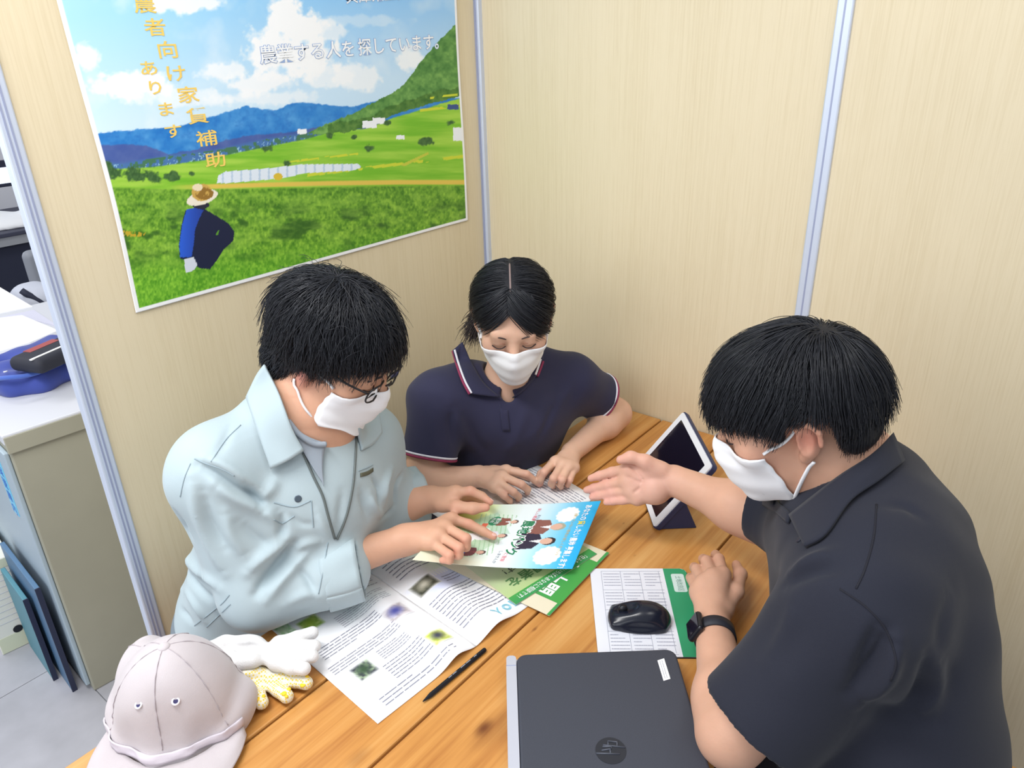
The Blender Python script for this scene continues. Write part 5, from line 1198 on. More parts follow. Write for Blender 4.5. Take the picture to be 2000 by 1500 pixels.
# jacket
M_JKT = mat('pale_grey_twill', (170, 186, 193), 0.8, sheen=0.15, noise=(7, 0.03), bump=(1100, 0.15)); M_ZIP = mat('grey_zip', (96, 104, 104), 0.5); M_SEAM = mat('jacket_seam', (146, 163, 172), 0.8); M_TEE = mat('grey_tee', (150, 160, 172), 0.85)
cuR, cuL = pz(690, 1108, .785), pd(812, 968, 1.50)
f = Field(np.array([-1.33, -0.62, .47]), np.array([-.60, -.015, 1.22]), .0036)
f.ell(chA-zA*.02, (.185, .135, .16), A_A, .04); f.ell(chA+zA*.05, (.165, .10, .080), A_A, .05); f.ell((chA+pvA)/2, (.185, .145, .18), A_A, .06); f.ell(pvA+zA*.06, (.185, .15, .13), A_A, .05)
f.cone(nbA-zA*.015, chA+zA*.05, .075, .12, .05); f.cone(pd(516, 836, 1.27), pd(440, 905, 1.23), .056, .062, .05); f.cone(pd(668, 850, 1.38), shL, .05, .058, .05)
for sh, el, cu, r0 in ((shR, elR, cuR, 1.0), (shL, elL, cuL, .92)):
    f.cone(chA+zA*.05, sh, .085, .065*r0, .05); f.cone(sh, el, .069*r0, .063*r0, .04)
    d = unit(cu-el); f.cone(el, cu-d*.03, .066*r0, .060*r0, .03); f.cyl(cu-d*.062, cu, .058*r0, .058*r0, .008, rnd=.005)
# openings
f.cone(HA.w(0, -.022, -.06), nbA-zA*.02, .062, .066, .012, 's')
for el, cu, r0 in ((elR, cuR, 1.0), (elL, cuL, .92)):
    d = unit(cu-el); f.cyl(cu-d*.035, cu+d*.01, .046*r0, .050*r0, .004, 's')
JA = f
# folds where the cloth gathers: (pixels, height, half width)
CR_A = [([(500, 1160), (522, 1128), (548, 1098), (574, 1062)], -.011, .011), ([(520, 1172), (545, 1140), (578, 1104), (604, 1072)], .007, .012), ([(484, 1118), (508, 1092), (536, 1070), (560, 1052)], .009, .014),
  ([(615, 1160), (600, 1130), (582, 1108)], -.005, .008), ([(575, 1075), (600, 1060), (628, 1058)], .005, .010), ([(560, 1180), (600, 1160), (640, 1165)], .004, .012),
  ([(388, 908), (425, 924), (462, 952), (508, 980)], -.008, .010), ([(400, 896), (440, 912), (480, 938), (516, 966)], .006, .012), ([(420, 945), (460, 972), (510, 996), (552, 1020)], .008, .014), ([(478, 948), (498, 968), (514, 992)], -.009, .009), ([(545, 1000), (552, 1025), (548, 1050)], -.007, .010), ([(470, 1020), (500, 1050), (528, 1070)], -.005, .012),
  ([(372, 930), (385, 1000), (412, 1070), (440, 1120)], .006, .014), ([(396, 960), (412, 1020), (440, 1070)], -.005, .012), ([(440, 1000), (452, 1045), (480, 1085)], .005, .013),
  ([(728, 930), (742, 955), (740, 990)], -.006, .009), ([(764, 918), (752, 945), (752, 980)], .006, .011), ([(786, 926), (774, 950), (772, 985)], -.006, .008), ([(722, 965), (730, 988), (746, 1008)], .005, .010), ([(704, 958), (712, 985), (718, 1012)], -.005, .010), ([(770, 990), (758, 1004), (744, 1014)], -.004, .008),
  ([(348, 1000), (362, 1028), (366, 1062)], -.005, .010), ([(350, 1075), (385, 1110), (430, 1150)], .006, .014), ([(352, 1110), (385, 1142), (415, 1170)], -.006, .012), ([(356, 1150), (385, 1180), (400, 1210)], .005, .012), ([(350, 1190), (375, 1215)], -.004, .01),
  ([(560, 1000), (588, 1022), (614, 1026)], -.003, .008), ([(620, 1000), (632, 1030), (645, 1052)], .003, .010), ([(668, 960), (664, 1000), (660, 1040)], -.003, .010), ([(450, 830), (440, 860), (425, 885)], -.002, .010), ([(540, 930), (530, 955), (505, 975)], .004, .014)]
jk = cloth_obj('jacket', f, M_JKT, pA, [(a_, b_*1.5, c_*.75) for a_, b_, c_ in CR_A], 2, .0022, 5)
for nm, el, cu, r0, sd in (('cuff', elR, cuR, 1.0, 3), ('cuff', elL, cuL, .92, 4)):
    d = unit(cu-el); cuff_ring(nm, cu-d*.05, cu+d*.012, .0635*r0, .0600*r0, M_JKT, jk, 7, .0022, sd)
JA = SURF[jk.name]; fs = [JA, BA]
hit_sheet('collar_leaf', fs, [[(516, 712), (543, 765), (570, 836), (594, 880)], [(500, 735), (522, 795), (545, 858), (562, 900)], [(481, 776), (498, 826), (513, 870), (529, 916)]], M_JKT, jk, nu=12, nv=20, thick=.004, offs=(.022, .022, .010))
hit_sheet('collar_leaf', fs, [[(698, 836), (718, 818), (736, 790)], [(702, 862), (724, 846), (743, 822)], [(706, 880), (728, 868), (746, 846)]], M_JKT, jk, nu=8, nv=14, thick=.004, offs=(.004, .006, .004))
hit_sheet('tee_shirt', fs, [[(566, 828), (588, 874), (610, 912), (628, 940)], [(600, 852), (612, 880), (622, 915), (630, 945)], [(638, 866), (632, 890), (630, 918), (632, 950)]], M_TEE, jk, nu=8, nv=16, thick=.002, offs=(.006, .006, .006))
hit_tube('tee_collar', fs, [(562, 822), (584, 848), (612, 866), (636, 868)], .005, M_TEE, jk, .006, 8)
hit_tube('zip_tape', [JA], [(592, 884), (612, 930), (630, 968), (640, 1004), (654, 1052)], .0024, M_ZIP, jk, .001)
hit_tube('zip_tape', [JA], [(697, 838), (694, 890), (689, 950), (676, 1010), (658, 1054)], .0024, M_ZIP, jk, .001)
for pts in ([(380, 896), (400, 905), (432, 916), (458, 930)], [(372, 905), (360, 935), (352, 970)], [(535, 982), (575, 990), (607, 978)], [(535, 1015), (552, 1022), (575, 1008)], [(608, 978), (612, 1030)], [(700, 920), (716, 914), (728, 908)], [(380, 1222), (430, 1182), (448, 1162)], [(404, 1225), (450, 1180)], [(640, 1060), (632, 1110), (622, 1160)], [(412, 902), (440, 860), (470, 830)]): hit_tube('seam', [JA], pts, .0011, M_SEAM, jk, .0002, 5)
hit_sheet('pocket_trim', [JA], [[(704, 924), (718, 920), (729, 913)], [(704, 932), (718, 928), (729, 921)]], mat('olive_trim', (92, 92, 76), 0.7), jk, .0015, 4, 8, .001)
hit_disc('snap_button', [JA], 582, 974, .0058, mat('steel_snap', (84, 96, 108), 0.4, 0.5), jk); hit_disc('snap_button', fs, 701, 829, .0052, MATS['steel_snap'], jk)
# mask, glasses
mk = face_mask(HA, pA, 'white pleated face mask', [BA]); ear_loops(HA, mk, (1, -1), [BA])
gl = empty('glasses', HA.w(0, .10, 0)); gl.parent = pA; gl.matrix_parent_inverse = Matrix.Translation(-Vector(pA.location)); gl['label'] = 'thin black-framed glasses'
M_FRM = mat('black_metal_frame', (24, 22, 26), 0.35)
for sg in (1, -1):
    th = np.linspace(0, 2*math.pi, 25); P = HA.ws(np.stack([sg*.034+.025*np.sign(np.cos(th))*np.abs(np.cos(th))**.7, np.full(25, .108)-.006*np.abs(np.cos(th)), .000+.018*np.sign(np.sin(th))*np.abs(np.sin(th))**.75], 1))
    tube('rim', P, .0016, M_FRM, gl, 6); V = P[:-1]; mesh('lens', V, [tuple(range(24))], mat('clear_lens', (255, 255, 255), 0.02, trans=1.0, ior=1.02), gl)
    tube('temple_arm', HA.ws([(sg*.060, .104, .008), (sg*.074, .06, .010), (sg*.079, .0, .012), (sg*.080, -.02, .0)]), .0018, M_FRM, gl, 6, 20)
tube('bridge', HA.ws([(.010, .110, .004), (0, .113, .007), (-.010, .110, .004)]), .0016, M_FRM, gl, 6, 8)
tube('eyelash', HA.ws([(.018, .0935, -.0030), (.026, .0965, -.0055), (.036, .0950, -.0060), (.047, .0880, -.0030)]), .0011, mat('lash_black', (46, 36, 38), .6), pA, 5, 12)
tube('eyebrow', push_out(HA.ws([(.016, .0970, .0200), (.030, .0970, .0235), (.047, .0880, .0190)]), [BA], .0005), .0020, M_BROW, pA, 6, flat=1.3)
# hair: longish, wavy, over the ear and on the nape
cA, rA_ = (0, -.016, .036), (.086, .110, .098)
def zlA(X, Y): return np.interp(Y, [-.14, -.10, -.06, -.02, .02, .045, .07, .09, .12], [-.104, -.102, -.086, -.036, -.022, .012, .036, .046, .048])-.02*cl((-X-.02)/.05)*(Y > .03)
def cutA(X, Y, Z):
    return zlA(X, Y)-Z+0.006*np.sin(X*160)+0.004*np.sin(Y*190)
fh = Field(HA.o-.19, HA.o+.19, .003); fh.put(HA.field_fn([cA, (0, -.055, -.040)], [np.array(rA_)*.975, (.070, .060, .068)], cutA), HA.o-.16, HA.o+.16, 0.0)
hA = field_obj('hair', fh, M_HAIRB, pA, 2)
wh = np.array([.012, -.05, .14])
def flowA(P, R0, t):
    d = P-wh; d = d/(np.linalg.norm(d, axis=1)[:, None]+1e-6); f_ = np.array([.0, .25, 0.])*(R0[:, 1] > -.02)[:, None]; return d+f_+np.array([0, 0, -.5])
keep = lambda P: P[:, 2] > np.interp(P[:, 1], [-.14, -.10, -.05, .0, .05, .09, .12], [-.075, -.070, -.045, .01, .03, .06, .075])
R0 = scalp(5600, cA, np.array(rA_)*.95, keep, 11)
Ls = np.where(R0[:, 1] > .03, .085, np.where(R0[:, 2] > .06, .12, .075))*np.random.default_rng(1).uniform(.6, 1.15, len(R0))
S = grow(R0, flowA, Ls, 11, cA, rA_, .010, 1.0, .22, 21, .42)
S = trim(S, lambda x, y: zlA(x, y)-.008, .010, 71)
strands('hair_strands', HA.ws(S), np.random.default_rng(2).uniform(.0005, .0011, len(S)), .00025, M_HAIR, hA)
fr = scalp(260, cA, np.array(rA_)*.97, lambda P: (P[:, 1] > .05) & (P[:, 2] > .055) & (P[:, 2] < .11), 15)
S = grow(fr, lambda P, R0, t: np.array([-.35, .25, -.9])+0*P, np.random.default_rng(5).uniform(.06, .12, len(fr)), 11, cA, np.array(rA_)*1.05, .016, 1.2, .22, 25, .3)
S = trim(S, lambda x, y: zlA(x, y)-.012-.03*(x < -.03), .012, 72)
strands('fringe', HA.ws(S), .0011, .0003, M_HAIR, hA)
cn_, rn_ = (0, -.055, -.040), np.array((.071, .061, .069))
R0 = scalp(1300, cn_, rn_, lambda P: (P[:, 1] < -.012) & (P[:, 2] > -.085) & (P[:, 2] < .02), 18)
S = trim(grow(R0, lambda P, R0, t: np.array([0, -.12, -1.0])+0*P, np.random.default_rng(19).uniform(.025, .06, len(R0)), 8, cn_, rn_*1.02, .006, .3, .2, 27, .35), lambda x, y: zlA(x, y)-.008, .008, 75)
strands('nape_hair', HA.ws(S), .0010, .0003, M_HAIR, hA)
fl_ = scalp(90, cA, np.array(rA_), lambda P: P[:, 2] > .08, 16)
S = grow(fl_, flowA, .06, 9, cA, np.array(rA_)*1.03, .03, .2, .6, 26, .5); strands('loose_strands', HA.ws(S), .0005, .0002, M_HAIR, hA)
legs('trousers', pA, pvA+xA*-.09, pvA+xA*.09, (-.86, -.60, .50), (-1.02, -.62, .50), (-.84, -.66, .09), (-1.03, -.68, .09), mat('grey_trousers', (120, 132, 142), .85), M_SHOE)
# ================================================================== WOMAN IN THE NAVY POLO SHIRT
pW = person((-.36, -.25, 0), 'person in a navy polo shirt with striped collar and white mask')
HW = Head(pd(1004, 676, 1.505), (-.725, -.60, -.31), (.0, .0, 1), .95, (0, .098, 0))
wsR, weR, wwR = pd(858, 780, 1.64), np.array(pz(818, 945, .735)), pz(934, 930, .738)
wsL, weL, wwL = pd(1112, 746, 1.78), pz(1203, 808, .745), pz(1116, 884, .738)
nbW = pd(985, 760, 1.70); chW = (wsR+wsL)/2+np.array([0.02, .02, -.10]); pvW = np.array([-.36, -.20, .52])
xW = unit((wsR-wsL)*[1, 1, .3]); zW = unit((wsR+wsL)/2-pvW); yW = unit(np.cross(zW, xW)); xW = np.cross(yW, zW); A_W = np.stack([xW, yW, zW], 1)
wr_ = dict(i=[Z((990, 918, .752)), Z((1028, 926, .748)), Z((1044, 938, .727)), Z((1052, 946, .713))], m=[Z((983, 931, .754)), Z((1018, 946, .748)), Z((1030, 956, .727)), Z((1030, 962, .713))],
           r=[Z((975, 943, .750)), Z((1003, 961, .742)), Z((1013, 970, .722)), Z((1012, 975, .711))], l=[Z((966, 953, .742)), Z((985, 969, .734)), Z((995, 977, .719)), Z((997, 981, .709))])
wt_r = [Z((948, 922, .732)), Z((978, 914, .724)), Z((1010, 922, .716)), Z((1033, 934, .711))]
wl_ = dict(i=[Z((1083, 902, .754)), Z((1063, 922, .750)), Z((1056, 936, .731)), Z((1056, 945, .713))], m=[Z((1097, 909, .755)), Z((1081, 934, .748)), Z((1077, 945, .727)), Z((1080, 950, .712))],
           r=[Z((1110, 913, .750)), Z((1098, 937, .743)), Z((1094, 947, .724)), Z((1096, 952, .711))], l=[Z((1122, 915, .742)), Z((1113, 937, .735)), Z((1109, 945, .719)), Z((1109, 949, .710))])
wt_l = [Z((1103, 894, .732)), Z((1080, 906, .724)), Z((1058, 926, .718)), Z((1049, 940, .713))]
f = Field(np.array([-.80, -.68, .52]), np.array([.0, -.06, 1.24]), .0026)
HW.skull(f, .98); HW.ear(f, 1); HW.ear(f, -1); HW.neck(f, nbW, .046, .052)
f.cone(nbW, chW+zW*.03, .052, .07, .03); f.ell(chW-zW*.03, (.13, .095, .15), A_W, .04); f.ell((chW+pvW)/2-zW*.02, (.12, .09, .16), A_W, .05)
for sh, el, wr in ((wsR, weR, wwR), (wsL, weL, wwL)):
    f.cone(chW+zW*.04, sh, .05, .040, .03); f.cone(sh, el, .044, .037, .03); f.cone(el, wr, .036, .0235, .02); f.ell(el*.75+wr*.25, (.037,)*3, None, .03)
hand(f, wwR, [wr_[q] for q in 'imrl'], wt_r, .92, .024, .0120); hand(f, wwL, [wl_[q] for q in 'imrl'], wt_l, .92, .024, .0120)
BW_ = f; SK_W = skin('fair_skin', (222, 180, 156))
field_obj('body', f, SK_W, pW, 1, skin_colors((222, 180, 156), [(g[k], .011, (224, 160, 146), .5) for g in list(wr_.values())+list(wl_.values()) for k in (1, 3)]+[(HW.w(s_*.045, .07, -.02), .025, (226, 168, 152), .25) for s_ in (-1, 1)]+[(HW.w(0, -.0, .13), .05, (190, 160, 150), .3)]))
# eyes cast down
for sg in (1, -1):
    tube('eyelash', HW.ws([(sg*.018, .0935, -.0035), (sg*.026, .0960, -.0075), (sg*.036, .0945, -.0085), (sg*.047, .0880, -.0045)]), .0012, mat('lash_black', (46, 36, 38), .6), pW, 5, 12)
    tube('eyelid_crease', HW.ws([(sg*.019, .0935, .002), (sg*.028, .0955, .0045), (sg*.040, .0920, .0025)]), .0005, mat('lid_crease', (176, 122, 104), .7), pW, 4, 10)
    tube('eyebrow', HW.ws([(sg*.016, .0965, .0185), (sg*.030, .0955, .0225), (sg*.047, .0860, .0185)]), [.0012]+[.0019]*10+[.0008], M_BROW, pW, 6, 12, flat=1.3)
M_POLO = mat('navy_pique', (42, 42, 70), .85, sheen=.08, bump=(1400, .25)); M_CRIM = mat('crimson_stripe', (140, 50, 84), .8); M_WSTR = mat('white_stripe', (226, 226, 236), .8)
heR, heL = pd(838, 893, 1.64), pd(1172, 776, 1.85)
f = Field(np.array([-.86, -.62, .48]), np.array([-.03, -.03, 1.10]), .0042)
f.ell(chW-zW*.02, (.158, .118, .15), A_W, .04); f.ell(chW+zW*.06, (.15, .085, .075), A_W, .05); f.ell((chW+pvW)/2, (.150, .118, .18), A_W, .06); f.ell(pvW+zW*.06, (.165, .13, .13), A_W, .05)
f.ell(chW-yW*0+yW*.06-zW*.05, (.12, .06, .07), A_W, .05) if False else None
f.cone(nbW-zW*.012, chW+zW*.05, .060, .10, .04); f.cone(pd(912, 742, 1.70), wsR, .046, .054, .05); f.cone(pd(1052, 712, 1.76), wsL, .046, .054, .05)
for sh, he in ((wsR, heR), (wsL, heL)):
    f.cone(chW+zW*.055, sh, .076, .058, .05); d = unit(he-sh); f.cyl(sh-d*.01, he, .059, .061, .035, rnd=.004); f.ell(sh, (.058,)*3, None, .02)
f.cone(HW.w(0, -.02, -.06), nbW-zW*.018, .050, .055, .01, 's'); f.chain([nbW+yW*.05-zW*.01, hit([f], 989, 768)], [.024, .012], .008, 's')
for sh, he in ((wsR, heR), (wsL, heL)): d = unit(he-sh); f.cyl(he-d*.022, he+d*.01, .052, .056, .006, 's')
PWf = f; po_ = cloth_obj('polo_shirt', f, M_POLO, pW, [([(880, 790), (905, 845), (935, 885)], .005, .014), ([(900, 800), (925, 850), (950, 885)], -.004, .012), ([(1030, 790), (1010, 850), (985, 895)], .004, .014), ([(1088, 785), (1072, 820), (1055, 855)], -.005, .010), ([(884, 800), (880, 830), (886, 870)], -.006, .010), ([(1120, 740), (1105, 770), (1085, 790)], .004, .012), ([(850, 800), (846, 840), (850, 880)], .003, .012)], 2, .0015, 7); PWf = SURF[po_.name]; fs = [PWf, BW_]
def hem_ring(name, sh, he, r, back, m, rad=.003):
    d = unit(he-sh); u = unit(np.cross(d, [0, 0, 1])); v = np.cross(d, u); th = np.linspace(0, 2*math.pi, 41); tube(name, [he-d*back+r*(math.cos(t)*u+math.sin(t)*v) for t in th], rad, m, po_, 6)
for sh, he in ((wsR, heR), (wsL, heL)): hem_ring('sleeve_stripe', sh, he, .0605, .0085, M_WSTR, .0025); hem_ring('sleeve_stripe', sh, he, .0605, .003, M_CRIM, .003)
inn = [(903, 668), (922, 710), (945, 748), (976, 776)]; outr = [(884, 684), (893, 715), (904, 745), (917, 769)]
mid_ = [((a[0]+b[0])/2, (a[1]+b[1])/2) for a, b in zip(inn, outr)]
hit_sheet('collar_leaf', fs, [inn, mid_, outr], M_POLO, po_, nu=10, nv=20, thick=.003, offs=(.012, .016, .008))
hit_tube('collar_stripe', fs, [(x+4, y-1) for x, y in outr], .0026, M_WSTR, po_, .011); hit_tube('collar_stripe', fs, [(x, y+1) for x, y in outr], .0028, M_CRIM, po_, .009)
inn = [(1060, 690), (1043, 735), (1022, 762), (1001, 777)]; outr = [(1062, 700), (1052, 718), (1044, 738), (1022, 762)]
hit_sheet('collar_leaf', fs, [inn, outr], M_POLO, po_, nu=6, nv=16, thick=.003, offs=(.010, .008))
hit_tube('collar_stripe', fs, [(1056, 702), (1051, 718), (1046, 732)], .0026, M_WSTR, po_, .011); hit_tube('collar_stripe', fs, [(1061, 706), (1056, 720), (1050, 735)], .0028, M_CRIM, po_, .009)
hit_sheet('placket', [PWf], [[(976, 790), (978, 815), (982, 842)], [(990, 785), (993, 812), (996, 842)]], M_POLO, po_, .001, 5, 10, .003)
mk = face_mask(HW, pW, 'white pleated face mask', [BW_]); ear_loops(HW, mk, (1, -1), [BW_])
# hair drawn back from a parting, fringe swept to one side, low ponytail
cW, rW_ = (0, -.012, .036), (.080, .103, .092)
def cutW(X, Y, Z):
    zl = np.interp(Y, [-.14, -.10, -.05, -.02, .02, .05, .075, .09, .12], [-.06, -.062, -.055, -.01, .004, .022, .060, .082, .095])
    return zl-Z
fh = Field(HW.o-.18, HW.o+.18, .003); fh.put(HW.field_fn([cW], [np.array(rW_)*.985], cutW), HW.o-.15, HW.o+.15, 0.0)
hW = field_obj('hair', fh, M_HAIRB, pW, 2)
tie = np.array([.045, -.088, -.045])
def flowW(P, R0, t):
    side = np.where(R0[:, 0] > .004, 1.0, -1.0)[:, None]; b = tie-P; b = b/(np.linalg.norm(b, axis=1)[:, None]+1e-6)
    return np.array([1.0, -.15, -.55])*np.array([1, 1, 1])*np.concatenate([side, np.ones_like(side), np.ones_like(side)], 1)*(1.1-t)+b*(0.4+1.1*t)
keep = lambda P: (P[:, 2] > np.interp(P[:, 1], [-.14, -.10, -.05, -.02, .02, .05, .075, .09, .12], [-.03, -.04, -.03, .01, .022, .045, .075, .092, .1])) & ~((np.abs(P[:, 0]-.004) < .0040) & (P[:, 1] > -.03) & (P[:, 1] < .065))
R0 = scalp(4800, cW, np.array(rW_)*.98, keep, 31)
S = grow(R0, flowW, np.random.default_rng(3).uniform(.07, .13, len(R0)), 11, cW, rW_, .005, .1, .07, 33)
strands('hair_strands', HW.ws(S), np.random.default_rng(4).uniform(.0004, .0008, len(S)), .00025, M_HAIR, hW)
R0 = scalp(420, cW, np.array(rW_)*1.0, lambda P: (P[:, 1] > .045) & (P[:, 1] < .085) & (P[:, 2] > .075) & (np.abs(P[:, 0]+.010) < .024), 35)
S = grow(R0, lambda P, R0, t: np.stack([-.62-.5*t+0*P[:, 0], .50-.9*t+0*P[:, 0], -.75+0*P[:, 0]], 1), np.random.default_rng(6).uniform(.085, .115, len(R0)), 12, cW, np.array(rW_)*1.02, .008, .2, .06, 36)
strands('swept_fringe', HW.ws(S), .0010, .0003, M_HAIR, hW)
R0 = scalp(260, cW, np.array(rW_)*1.0, lambda P: (P[:, 1] > .04) & (P[:, 1] < .085) & (P[:, 2] > .07) & (P[:, 0] > .006) & (P[:, 0] < .04), 37)
S = grow(R0, lambda P, R0, t: np.stack([.75+0*P[:, 0], .15-.8*t+0*P[:, 0], -.75+0*P[:, 0]], 1), np.random.default_rng(7).uniform(.07, .10, len(R0)), 12, cW, np.array(rW_)*1.02, .006, .2, .05, 38)
strands('side_fringe', HW.ws(S), .0010, .0003, M_HAIR, hW)
pt_ = np.array([(.004, y_, .036+rW_[2]*math.sqrt(1-(.004/rW_[0])**2-((y_+.012)/rW_[1])**2)-.0016) for y_ in np.linspace(-.03, .058, 12)])
tube('parting', HW.ws(pt_), [.0006]+[.0015]*10+[.0006], mat('scalp_skin', (136, 118, 116), .6), hW, 6, flat=1.3)
rg = np.random.default_rng(41); N = 420; base = np.array(tie)+rg.normal(size=(N, 3))*[.011, .008, .011]; tt = np.linspace(0, 1, 12)[None, :, None]
end = np.array([.098, -.07, -.095])+rg.normal(size=(N, 3))*[.014, .02, .016]; midp = (base+end)/2+np.array([.012, -.012, .012])+rg.normal(size=(N, 3))*.006
S = base[:, None]*(1-tt)**2+2*midp[:, None]*tt*(1-tt)+end[:, None]*tt**2
strands('ponytail', HW.ws(S), .0013, .0003, mat('brown_black_hair', (44, 34, 38), .45), hW)
legs('trousers', pW, pvW-xW*.08, pvW+xW*.08, (-.30, -.60, .50), (-.44, -.60, .50), (-.30, -.64, .09), (-.44, -.64, .09), mat('dark_trousers', (46, 46, 60), .85), M_SHOE)
# bench behind the table for both of them
bn = empty('bench', (-.66, -.2, 0), 'plain wooden bench along the partition under two seated people', 'bench')
for y in (-.335, -.205): box('seat_plank', (-1.28, y, .375), (-.05, y+.125, .405), M_WOOD, bn, .003)
for x in (-1.2, -.12): box('leg', (x-.03, -.31, 0), (x+.03, -.10, .375), M_WOOD, bn, .003)
# ================================================================== MAN IN THE DARK NAVY POLO SHIRT
pB = person((-.56, -1.38, 0), 'person in a plain dark polo shirt and mask gesturing with an open palm')
HB = Head(pd(1580, 864, .975), (-.414, .911, -.38), (0.0, 0.0, 1), .97, (-.086, -.014, -.004))
bsL, beL, bwL = pd(1690, 1180, .93), pz(1428, 1432, .752), pz(1394, 1232, .745)
bsR, beR, bwR = pd(1560, 1010, 1.24), pd(1492, 1012, 1.30), pd(1316, 938, 1.385)
nbB = pd(1655, 925, 1.07); chB = pd(1712, 1170, 1.08); pvB = pd(1728, 1560, 1.08)
xB = unit((bsR-bsL)*[1, 1, .3]); zB = unit((bsR+bsL)/2-pvB); yB = unit(np.cross(zB, xB)); xB = np.cross(yB, zB); A_B = np.stack([xB, yB, zB], 1)
D3 = lambda *q: pd(*q)
br = dict(i=[D3(1226, 916, 1.400), D3(1195, 922, 1.418), D3(1170, 929, 1.432), D3(1154, 934, 1.440)], m=[D3(1222, 939, 1.403), D3(1187, 947, 1.424), D3(1161, 953, 1.442), D3(1146, 957, 1.451)],
          r=[D3(1230, 958, 1.400), D3(1195, 963, 1.418), D3(1171, 968, 1.434), D3(1157, 971, 1.442)], l=[D3(1244, 974, 1.395), D3(1216, 977, 1.406), D3(1197, 979, 1.414), D3(1184, 981, 1.420)])
bt_r = [D3(1292, 918, 1.378), D3(1260, 901, 1.374), D3(1232, 893, 1.378), D3(1212, 898, 1.384)]
bl_ = dict(i=[Z((1412, 1122, .768)), Z((1404, 1092, .760)), Z((1398, 1084, .735)), Z((1396, 1096, .722))], m=[Z((1392, 1126, .770)), Z((1380, 1096, .758)), Z((1374, 1092, .732)), Z((1376, 1106, .720))],
           r=[Z((1374, 1138, .764)), Z((1361, 1112, .750)), Z((1356, 1108, .728)), Z((1360, 1122, .718))], l=[Z((1362, 1154, .754)), Z((1351, 1132, .740)), Z((1348, 1128, .722)), Z((1352, 1142, .715))])
bt_l = [Z((1414, 1192, .748)), Z((1438, 1156, .752)), Z((1446, 1122, .748)), Z((1438, 1103, .740))]
f = Field(np.array([-1.02, -1.60, .50]), np.array([-.30, -.60, 1.36]), .0028)
HB.skull(f); HB.ear(f, 1); HB.ear(f, -1); HB.neck(f, nbB, .058, .064)
f.cone(nbB, chB+zB*.06, .07, .10, .05); f.ell(chB-zB*.03, (.16, .11, .15), A_B, .04); f.ell((chB+pvB)/2-zB*.02, (.15, .12, .16), A_B, .05)
for sh, el, wr in ((bsL, beL, bwL), (bsR, beR, bwR)):
    f.cone(chB+zB*.05, sh, .07, .055, .04); f.cone(sh, el, .055, .044, .03); f.cone(el, wr, .043, .0285, .02); f.ell(el*.72+wr*.28, (.0435,)*3, None, .03)
hand(f, bwR, [br[q] for q in 'imrl'], bt_r, 1.03); hand(f, bwL, [bl_[q] for q in 'imrl'], bt_l, 1.05)
f.ell(D3(1270, 918, 1.386), (.0145,)*3, None, .02); f.ell(D3(1262, 944, 1.396), (.028, .028, .013), frame_from(RC[0], -RC[2]), .012)
for q_ in ([(1232, 912), (1246, 925), (1258, 944), (1262, 970)], [(1224, 930), (1244, 940), (1262, 946)], [(1238, 962), (1248, 955), (1256, 948)]): f.chain(hits([f], q_, -.0002, 10), .0016, .003, 's')
for q_ in 'imrl':
    for k_ in (1, 2): c_ = hit([f], *proj(br[q_][k_])); f.chain([c_+RC[1]*.006, c_-RC[1]*.006], .0009, .002, 's'); f.ell(bwR*.5+br['l'][0]*.5, (.0145,)*3, None, .02)
BB = f; SK_B = skin('warm_skin', (208, 160, 136))
pc_ = (br['m'][0]+bwR)/2
field_obj('body', f, SK_B, pB, 1, skin_colors((206, 160, 136), [(g[k], .014, (218, 158, 148), .6) for g in list(br.values())+[bt_r] for k in (1, 2, 3)]+[(pc_, .05, (218, 170, 160), .7), (HB.w(-.085, -.015, .0), .022, (214, 138, 120), .7), (HB.w(-.05, .06, -.03), .03, (210, 148, 130), .4)]))
M_POLB = mat('black_navy_jersey', (25, 28, 43), .85, sheen=.08, bump=(1400, .2)); M_SEAMB = mat('dark_seam', (24, 25, 36), .85)
heL_, heR_ = pd(1482, 1412, .975), pd(1506, 990, 1.275)
f = Field(np.array([-1.02, -1.66, .46]), np.array([-.25, -.90, 1.22]), .0042)
f.ell(chB, (.185, .140, .15), A_B, .04); f.ell(pd(1690, 1045, 1.07), (.17, .118, .10), A_B, .05); f.ell((chB+pvB)/2, (.18, .145, .18), A_B, .06); f.ell(pvB+zB*.06, (.18, .145, .13), A_B, .05)
f.cone(nbB-zB*.005, pd(1690, 1045, 1.07), .078, .11, .04); f.cone(pd(1735, 930, 1.09), pd(1760, 1040, 1.09), .045, .07, .05)
d = unit(heL_-bsL); f.cone(pd(1690, 1060, 1.04), bsL, .09, .076, .06); f.ell(bsL, (.074,)*3, None, .05); f.cyl(bsL-d*.0, heL_, .076, .080, .05, rnd=.004)
d = unit(heR_-bsR); f.cone(pd(1680, 1070, 1.10), bsR, .09, .07, .05); f.cyl(bsR-d*.03, heR_+d*.02, .068, .064, .03, rnd=.004)
f.cone(HB.w(0, -.022, -.06), nbB-zB*.02, .064, .070, .012, 's')
d = unit(heL_-bsL); f.cyl(heL_-d*.06, heL_+d*.01, .066, .073, .006, 's'); d = unit(heR_-bsR); f.cyl(heR_-d*.02, heR_+d*.03, .054, .057, .006, 's')
